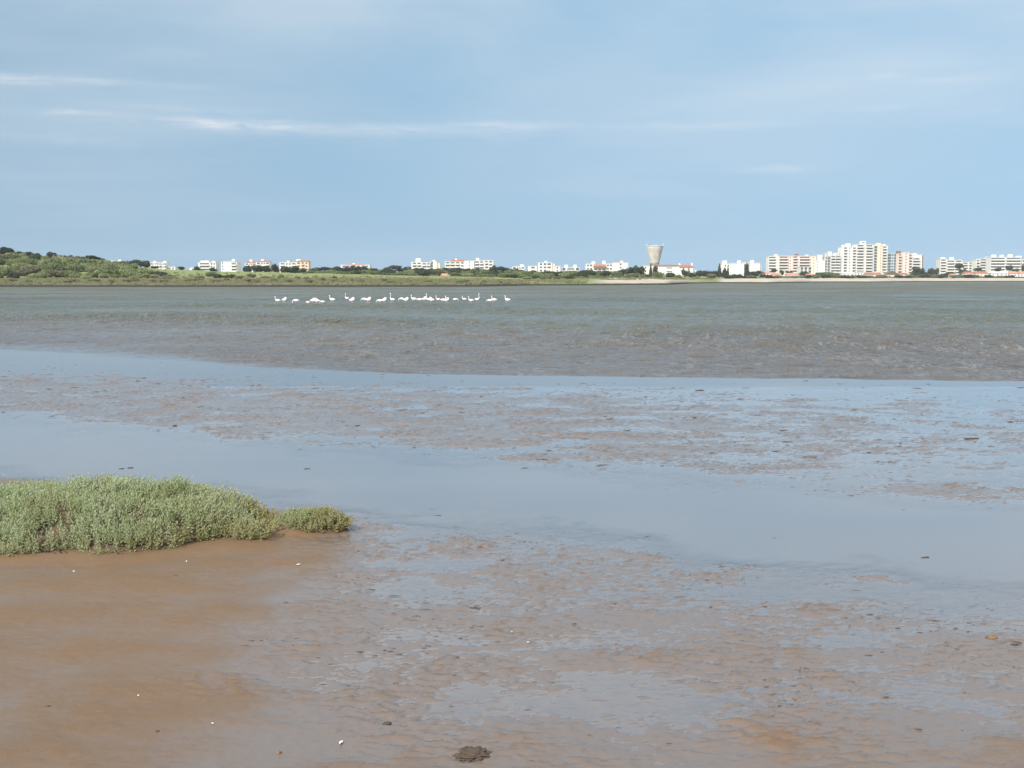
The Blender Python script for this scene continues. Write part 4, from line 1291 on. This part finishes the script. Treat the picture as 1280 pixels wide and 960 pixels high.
tag(obj('bank_grass', mesh_from('bank_grass', vs, fs, [gmat])), 'rough dry grass and low scrub along the far bank', 'grass', kind='stuff')

# ------------------------------------------------------------------ flamingos on the lagoon
def bird_mesh(name, path, seg=10):
    vs, fs = [], []
    rings = []
    for i, (px_, pz, rw, rh) in enumerate(path):
        a = path[max(0, i - 1)]; b = path[min(len(path) - 1, i + 1)]
        t = Vector((b[0] - a[0], 0, b[1] - a[1])).normalized()
        n = Vector((-t.z, 0, t.x))
        k = len(vs)
        for j in range(seg):
            an = 2 * math.pi * j / seg
            vs.append(Vector((px_, 0, pz)) + Vector((0, 1, 0)) * math.cos(an) * rw + n * math.sin(an) * rh)
        rings.append(k)
    for a, b in zip(rings[:-1], rings[1:]):
        for j in range(seg):
            fs.append((a + j, a + (j + 1) % seg, b + (j + 1) % seg, b + j))
    fs.append(tuple(rings[0] + j for j in range(seg))[::-1]); fs.append(tuple(rings[-1] + j for j in range(seg)))
    return mesh_from(name, vs, fs, [M['plumage']], True)


BODY = [(-.36, .17, .012, .01), (-.29, .175, .05, .03), (-.18, .17, .10, .085), (-.04, .165, .135, .13), (.10, .175, .125, .12), (.19, .20, .085, .08)]
NECK = {
    'up': [(.25, .27, .045, .045), (.265, .36, .034, .034), (.235, .47, .030, .030), (.205, .57, .028, .028), (.215, .66, .030, .030), (.255, .705, .042, .042), (.31, .695, .034, .036)],
    'mid': [(.26, .25, .045, .045), (.30, .32, .034, .034), (.27, .41, .030, .030), (.26, .46, .032, .032), (.30, .495, .042, .042), (.35, .48, .033, .035)],
    'feed': [(.26, .21, .045, .045), (.34, .19, .034, .034), (.40, .12, .030, .030), (.42, .04, .030, .030), (.41, -.05, .036, .036), (.40, -.1, .03, .03)],
    'tuck': [(.24, .26, .046, .046), (.245, .335, .036, .036), (.18, .375, .032, .032), (.09, .36, .036, .036), (.02, .325, .038, .038), (-.03, .30, .03, .03)]}
BILLAT = {'up': (.33, .685, .5), 'mid': (.37, .47, .5), 'feed': (.40, -.12, .9), 'tuck': (-.05, .29, 2.6)}
BIRD = {k_: bird_mesh('flamingo_' + k_, BODY + v_) for k_, v_ in NECK.items()}
bill = tube_mesh('bill', [[((0, 0, 0), .026), ((.05, 0, -.02), .024), ((.075, 0, -.06), .018), ((.08, 0, -.10), .006)]], M['bill'], 6)
legs = tube_mesh('leg', [[((0, 0, .09), .016), ((0, 0, -.25), .012)]], M['leg'], 5)
FLOCK = [(347.5, 378, 'mid', -1, 1.0), (355.5, 377, 'tuck', 1, 1.0), (370.5, 378.3, 'feed', -1, 1.05), (385, 379.2, 'feed', -1, .62), (391, 378, 'tuck', 1, 1.0), (396.5, 378.6, 'tuck', -1, 1.05), (403.5, 379, 'feed', -1, .75),
         (415.5, 376.8, 'mid', -1, 1.05), (433.8, 374.5, 'up', -1, .85), (440, 377.4, 'tuck', 1, 1.05), (455.5, 376, 'feed', -1, .95), (460.5, 377, 'tuck', 1, 1.05), (475, 378, 'feed', -1, .95), (480, 377.6, 'tuck', 1, 1.05), (490.5, 376.6, 'up', -1, 1.0),
         (502.5, 375.8, 'feed', -1, 1.0), (507.5, 377, 'tuck', 1, 1.0), (517.5, 376, 'mid', -1, 1.05), (524.5, 376.2, 'feed', -1, .9), (530.5, 376.2, 'tuck', 1, 1.1), (535.5, 376.4, 'up', -1, .95), (539.5, 377.2, 'tuck', -1, 1.05), (548, 376.4, 'mid', -1, .95),
         (554, 377.2, 'mid', 1, 1.0), (558, 377.6, 'tuck', 1, 1.05), (569, 376, 'feed', 1, .85), (580.5, 375.8, 'mid', -1, .85), (589, 377.6, 'mid', -1, .95), (596.5, 376.2, 'up', 1, .95), (612.5, 377.6, 'feed', -1, .9), (618, 377, 'mid', -1, 1.0), (634.5, 377.2, 'mid', -1, 1.05)]
PW = {'up': 'long neck stretched straight up', 'mid': 'neck half raised', 'feed': 'head lowered to the water', 'tuck': 'head laid on its back'}
for i, (px, py, pose, side, sc) in enumerate(FLOCK):
    g = ground(px, py)
    e = empty('flamingo', (g.x, g.y, 0.0), (0 if side > 0 else math.pi) + random.Random(i).uniform(-.5, .5))
    ss = sc * 1.02
    e.scale = (ss * .86, ss * .95, ss * 1.06)
    obj('body', BIRD[pose], e)
    bx, bz, ba = BILLAT[pose]
    obj('bill', bill, e, (bx - .02, 0, bz), (0, ba if pose != 'tuck' else math.pi - .4, 0))
    for sy in (-.05, .05):
        obj('leg', legs, e, (-.03, sy, 0))
    where = ' at the left end of the flock' if i == 0 else (' at the right end of the flock' if i == len(FLOCK) - 1 else ', %s from the left in the flock' % NTH[i])
    tag(e, 'white flamingo with ' + PW[pose] + where, 'flamingo', 'flamingos wading in the lagoon')

# ------------------------------------------------------------------ saltmarsh shrubs on the mud
def shrub_top(x, y, sh):
    sx, sy, rx, ry, hh = sh
    w = fbm(x * 1.5, y * 1.5, 33, 3)
    w2 = fbm(x * 3.6, y * 3.6, 35, 3)
    w3 = fbm(x * 9.0, y * 9.0, 37, 2)
    r2 = ((x - sx) / rx) ** 2 + ((y - sy) / ry) ** 2 + 0.34 * w + .14 * w2 + .06 * w3
    return np.where(r2 < 1, hh * np.clip(1 - np.maximum(r2, 0), 0, 1) ** .50 * (1 + .34 * w + .32 * w2 + .16 * w3), -1.0)


def build_shrub(sh, count, label, old0, leaf=.030):
    q = random.Random(int(sh[2] * 100))
    sx, sy, rx, ry, hh = sh
    gz = 0.03
    t = empty('saltmarsh_shrub', (sx, sy, gz))
    tag(t, label, 'shrub', 'saltmarsh shrubs on the mud')
    vs, fs, old = [], [], []
    tries = 0; made = 0
    stems = []
    rg_ = np.random.default_rng(int(sh[2] * 100))
    cxs = sx + rg_.uniform(-1.1, 1.1, count * 6) * rx; cys = sy + rg_.uniform(-1.1, 1.1, count * 6) * ry
    e = .03
    zs0 = shrub_top(cxs, cys, sh); zsx = np.maximum(shrub_top(cxs + e, cys, sh), 0); zsy = np.maximum(shrub_top(cxs, cys + e, sh), 0)
    gapn = (fbm(cxs * 3.1, cys * 3.1, 51, 3) if hh > .2 else cxs * 0)[zs0 >= 0]
    oldn = fbm(cxs * 1.7, cys * 1.7, 53, 3)[zs0 >= 0]
    ci = 0
    for x, y, z, zx, zy in zip(cxs, cys, zs0, zsx, zsy):
        if made >= count: break
        if z < 0: continue
        gap = gapn[ci]; ci += 1
        if gap > .26 and q.random() < .80: continue
        x, y, z = float(x), float(y), float(z)
        gx = float(zx - z) / e; gy = float(zy - z) / e
        # edges get more shoots since the side of the mound is steep
        steep = math.sqrt(gx * gx + gy * gy)
        if q.random() > min(1, .45 + .35 * steep): continue
        made += 1
        lean = Vector((-gx, -gy, 0))
        if lean.length > 1.0: lean = lean / lean.length
        up = (Vector((0, 0, 1)) + lean * .55 + Vector((q.gauss(0, .28), q.gauss(0, .28), 0))).normalized()
        z *= q.uniform(.55, 1.0) if steep > 1.2 else q.uniform(.86, 1.0)
        L = q.uniform(.07, .155) * (1.0 if hh > .2 else .7) * (1.55 if q.random() < .035 else 1.0)
        b0 = Vector((x - sx, y - sy, z - L * .55 + .01))
        if b0.z < .01: b0.z = .01
        n = 11
        ang = q.random() * 6.28
        yel = max(0, min(1, old0 + q.gauss(0, .16) + .55 * max(0, (x - sx) / rx) - .1 + .55 * max(0, float(oldn[ci - 1])) + (.35 if z < hh * .35 else 0)))
        if q.random() < .04: yel = min(1, yel + .5)
        for j in range(n):
            f = (j + .5) / n
            c = b0 + up * L * f
            ang += 2.4
            side = up.orthogonal().normalized()
            side = Matrix.Rotation(ang, 3, up) @ side
            d = (side * (1.0 - .55 * f) + up * (.55 + .75 * f)).normalized()
            wd = d.cross(up)
            if wd.length < .01: continue
            wd.normalize()
            ll = leaf * q.uniform(.75, 1.25) * (1.1 - .35 * f); lw = ll * q.uniform(.16, .24)
            nn = d.cross(wd) * lw * .5
            k_ = len(vs)
            vs += [c, c + d * ll * .55 + wd * lw + nn, c + d * ll, c + d * ll * .55 - wd * lw + nn]
            fs.append((k_, k_ + 1, k_ + 2, k_ + 3))
            old += [yel] * 4
        if made % 9 == 0:
            mid = Vector((b0.x * .93 + q.gauss(0, .03), b0.y * .93 + q.gauss(0, .03), b0.z * .5))
            stems.append([((b0.x * .90 + q.gauss(0, .03), b0.y * .90 + q.gauss(0, .03), -.03), .008), (tuple(mid), .006), (tuple(b0 + up * L * .8), .003)])
    m = mesh_from('shrub_foliage', vs, fs, [M['salt']])
    a = m.attributes.new('old', 'FLOAT', 'POINT'); a.data.foreach_set('value', np.array(old, np.float32))
    fo = obj('foliage', m, t); fo['kind'] = 'stuff'
    so = obj('stems', tube_mesh('shrub_stems', stems, M['twig'], 4), t); so['kind'] = 'stuff'
    # woody tangle inside
    gx_ = np.linspace(-1.1, 1.1, 56); gy_ = np.linspace(-1.1, 1.1, 40)
    GX, GY = np.meshgrid(gx_ * rx, gy_ * ry)
    GZ = shrub_top(GX + sx, GY + sy, sh)
    P = np.stack([GX, GY, np.where(GZ < 0, -.06, GZ * .80 - .035 + rg_.uniform(-.012, .012, GZ.shape))], -1)
    obj('woody_base', grid_mesh('shrub_woody_base', P, [M['twig']]), t)
    # dead runners creeping out along the front edge
    run = []
    for i in range(64 if hh > .2 else 0):
        an = q.uniform(-2.7, -1.5)
        x = math.cos(an) * rx * .93; y = math.sin(an) * ry * .93
        pts = []
        dx, dy = q.uniform(-.16, .16), q.uniform(-.10, -.01)
        for f in range(5):
            wz_ = float(mud_height(np.array([[sx + x + dx * f / 4]]), np.array([[sy + y + dy * f / 4]]))[0, 0]) - gz
            pts.append(((x + dx * f / 4 + q.gauss(0, .008), y + dy * f / 4, wz_ + .012 - .006 * (f == 4)), .007 - .001 * f))
        run.append(pts)
    if run:
        ro = obj('runner', tube_mesh('shrub_runners', run, M['twig'], 5), t); ro['kind'] = 'stuff'
    return t


build_shrub(SHRUBS[0], 7200, 'broad low grey-green saltmarsh shrub on the mud at the left edge', .06)
build_shrub(SHRUBS[1], 520, 'small yellowish saltmarsh tuft just right of the broad shrub', .45, .026)

# ------------------------------------------------------------------ small things lying on the mud
def lump_mesh(name, mat, seed, sub=2, rough=.42, flat=.45, fr=1.6):
    bm = bmesh.new()
    bmesh.ops.create_icosphere(bm, subdivisions=sub, radius=1)
    q = random.Random(seed)
    off = q.random() * 50
    for v in bm.verts:
        n = float(fbm(np.array([v.co.x * fr + off]), np.array([v.co.y * fr + v.co.z * fr * 1.3]), seed, 5, .62)[0])
        v.co *= 1 + rough * n + q.uniform(-.03, .03)
        v.co.z *= flat
    m = bpy.data.meshes.new(name); bm.to_mesh(m); bm.free()
    m.materials.append(mat)
    m.polygons.foreach_set('use_smooth', [True] * len(m.polygons))
    return m


def on_mud(px, py):
    g = ground(px, py)
    for _ in range(3):
        z = float(mud_height(np.array([[g.x]]), np.array([[g.y]]))[0, 0])
        g = ground(px, py, max(z, 0.0))
    return Vector((g.x, g.y, max(z, 0.0)))


CL = [(592, 942, .080, .075, .020, 'clod', 'dark crumbly mud mound at the bottom edge, larger than any other'), (484, 904, .034, .022, .012, 'clod', 'small black clod on the mud up left of the crumbly mound'),
      (348, 941, .022, .020, .018, 'tanclod', 'tiny brown pebble-like lump near the bottom left'), (1240, 797, .062, .05, .026, 'tanclod', 'tan clod on the wet mud at the right edge'), (60, 883, .022, .016, .010, 'clod', 'tiny dark clod on the smooth brown mud at the left'),
      (100, 881, .024, .016, .010, 'tanclod', 'tiny tan clod right of the tiny dark one on smooth mud'), (197, 914, .014, .012, .010, 'clod', 'black speck of mud on smooth brown mud, bottom left'), (219, 720, .030, .02, .008, 'clod', 'thin dark chip on the brown mud below the broad shrub'),
      (1157, 697, .055, .03, .014, 'clod', 'dark chip lying alone in the still channel at the right'), (152, 586, .05, .03, .02, 'clod', 'left of two dark clods in the channel behind the broad shrub'), (163, 585, .06, .04, .022, 'clod', 'right of two dark clods in the channel behind the broad shrub'),
      (384, 586, .06, .04, .016, 'clod', 'dark clod alone in the channel above the small tuft'), (219, 532, .05, .035, .03, 'clod', 'dark clod on the far channel edge at the left'), (448, 532, .09, .05, .02, 'clod', 'dark flat clod on the far mudbar left of centre'),
      (1214, 548, .16, .07, .025, 'clod', 'long dark clod on the wet far mudbar at the right'), (1010, 572, .15, .07, .022, 'clod', 'long dark clod on the far mudbar right of centre'), (875, 488, .16, .08, .03, 'clod', 'pair-like dark clod on the far wet strip right of centre')]
for i, (px, py, rx, ry, rz_, mt, lab) in enumerate(CL):
    p = on_mud(px, py)
    if i: rx, ry, rz_ = rx * .62, ry * .6, rz_ * .5
    o = obj('mud_clod', lump_mesh('mud_clod', M[mt], 100 + i, 5 if not i else 3, .34 if not i else .42, .45, 3.2 if not i else 1.6), None, (p.x, p.y, p.z - rz_ * (.25 if not i else -.05)), (0, 0, i * 1.3 % .5), (rx, ry, rz_ * 1.7))
    tag(o, lab, 'mud clod', 'clods lying on the mud')


def shell_mesh():
    vs, fs = [], []
    n, m_ = 9, 4
    for j in range(m_ + 1):
        f = j / m_
        for i in range(n):
            a = -1.25 + 2.5 * i / (n - 1)
            r_ = f * (1 + (.05 if i % 2 else 0))
            vs.append((math.sin(a) * r_, math.cos(a) * r_, .38 * math.sin(f * math.pi * .93) + .02))
    for j in range(m_):
        for i in range(n - 1):
            a = j * n + i
            fs.append((a, a + 1, a + n + 1, a + n))
    return mesh_from('shell', vs, fs, [M['shell']], True)


shm = shell_mesh()
SH = [(92, 715, .017, 'white shell on brown mud below the left part of the broad shrub'), (234, 702, .017, 'white shell just below the front edge of the broad shrub'), (373, 706, .022, 'larger whitish shell below the small tuft'),
      (265, 905, .012, 'tiny white shell on the smooth mud at the lower left'), (428, 929, .022, 'flat pale shell left of the dark crumbly mound'), (660, 803, .012, 'tiny white shell on wet mud near the middle of the foreground'), (172, 870, .012, 'tiny pale shell above the black specks at the lower left'), (640, 790, .010, 'tiny pale shell up left of its twin in the middle foreground')]
for i, (px, py, r_, lab) in enumerate(SH):
    p = on_mud(px, py)
    o = obj('shell', shm, None, (p.x, p.y, p.z + .001), (R(14), 0, i * 1.9), (r_ * .85, r_ * .7, r_ * .8))
    tag(o, lab, 'shell', 'shells on the mud')

# crumbs of mud and weed strewn over the flats
vs, fs = [], []
q = random.Random(8)
BV = [Vector(v) for v in ((1, 0, 0), (.35, .8, 0), (-.7, .6, 0), (-.9, -.3, 0), (-.1, -.9, 0), (.75, -.6, 0), (.25, .2, .8), (-.35, -.1, .65))]
BF = [(0, 1, 6), (1, 2, 7, 6), (2, 3, 7), (3, 4, 7), (4, 5, 6, 7), (5, 0, 6)]
cand = []
for i in range(16000):
    py = 445 + 515 * q.random() ** 1.25
    px = q.uniform(-150, 1430)
    g = ground(px, py)
    cand.append((g.x, g.y))
ca_ = np.array(cand)
hz_ = mud_height(ca_[:, 0], ca_[:, 1])
cl_ = fbm(ca_[:, 0] * .8, ca_[:, 1] * .8, 71, 3) + .6 * fbm(ca_[:, 0] * 3.5, ca_[:, 1] * 3.5, 73, 2)
for (x, y), hz, cn in zip(cand, hz_, cl_):
    if q.random() > max(.05, min(1, (cn + .02) * 1.5)) * (1.0 if abs(hz + .002) < .010 else .22): continue
    if hz < -.028 and q.random() > .02: continue
    fine_ = hz > .02
    if fine_ and q.random() > .6: continue
    if hz < -.3: continue
    s_ = min(.0014 * y, .03) * q.uniform(.25, 1.0) * (1.5 if q.random() < .12 else .85) * (.38 if fine_ else 1)
    z = max(hz, 0) - s_ * .08
    a = q.gauss(0, .35); ca, sa = math.cos(a), math.sin(a)
    el = q.uniform(1.2, 4.2)
    k_ = len(vs)
    for v in BV:
        lx, ly = v.x * s_ * el, v.y * s_
        vs.append((x + lx * ca * .6 - ly * sa + lx * .4, y + lx * sa * .6 + ly * ca, z + v.z * s_ * q.uniform(.2, .5)))
    fs += [tuple(k_ + j for j in f) for f in BF]
tag(obj('mud_crumbs', mesh_from('mud_crumbs', vs, fs, [M['clod']])), 'crumbs of mud and weed strewn over the wet flats', 'mud', kind='stuff')

# ------------------------------------------------------------------ the air between here and the town
hm = bpy.data.materials.new('haze_air')
hm.use_nodes = True
hn, hl = hm.node_tree.nodes, hm.node_tree.links
hn.remove(hn['Principled BSDF'])
pv = hn.new('ShaderNodeVolumePrincipled')
pv.inputs['Color'].default_value = (0.86, 0.90, 0.95, 1)
pv.inputs['Density'].default_value = 0.00011
pv.inputs['Anisotropy'].default_value = 0.0
hl.new(pv.outputs[0], hn['Material Output'].inputs['Volume'])
x0, x1, y0, y1, z0, z1 = -2900, 2900, -80, 2600, -3.0, 62.0
v = [(x0, y0, z0), (x1, y0, z0), (x1, y1, z0), (x0, y1, z0), (x0, y0, z1), (x1, y0, z1), (x1, y1, z1), (x0, y1, z1)]
f = [(3, 2, 1, 0), (4, 5, 6, 7), (0, 1, 5, 4), (1, 2, 6, 5), (2, 3, 7, 6), (3, 0, 4, 7)]
tag(obj('haze', mesh_from('haze', v, f, [hm])), 'thin sea haze over the lagoon', kind='stuff')

for o in bpy.data.objects:
    if 'ppm' in o: del o['ppm']
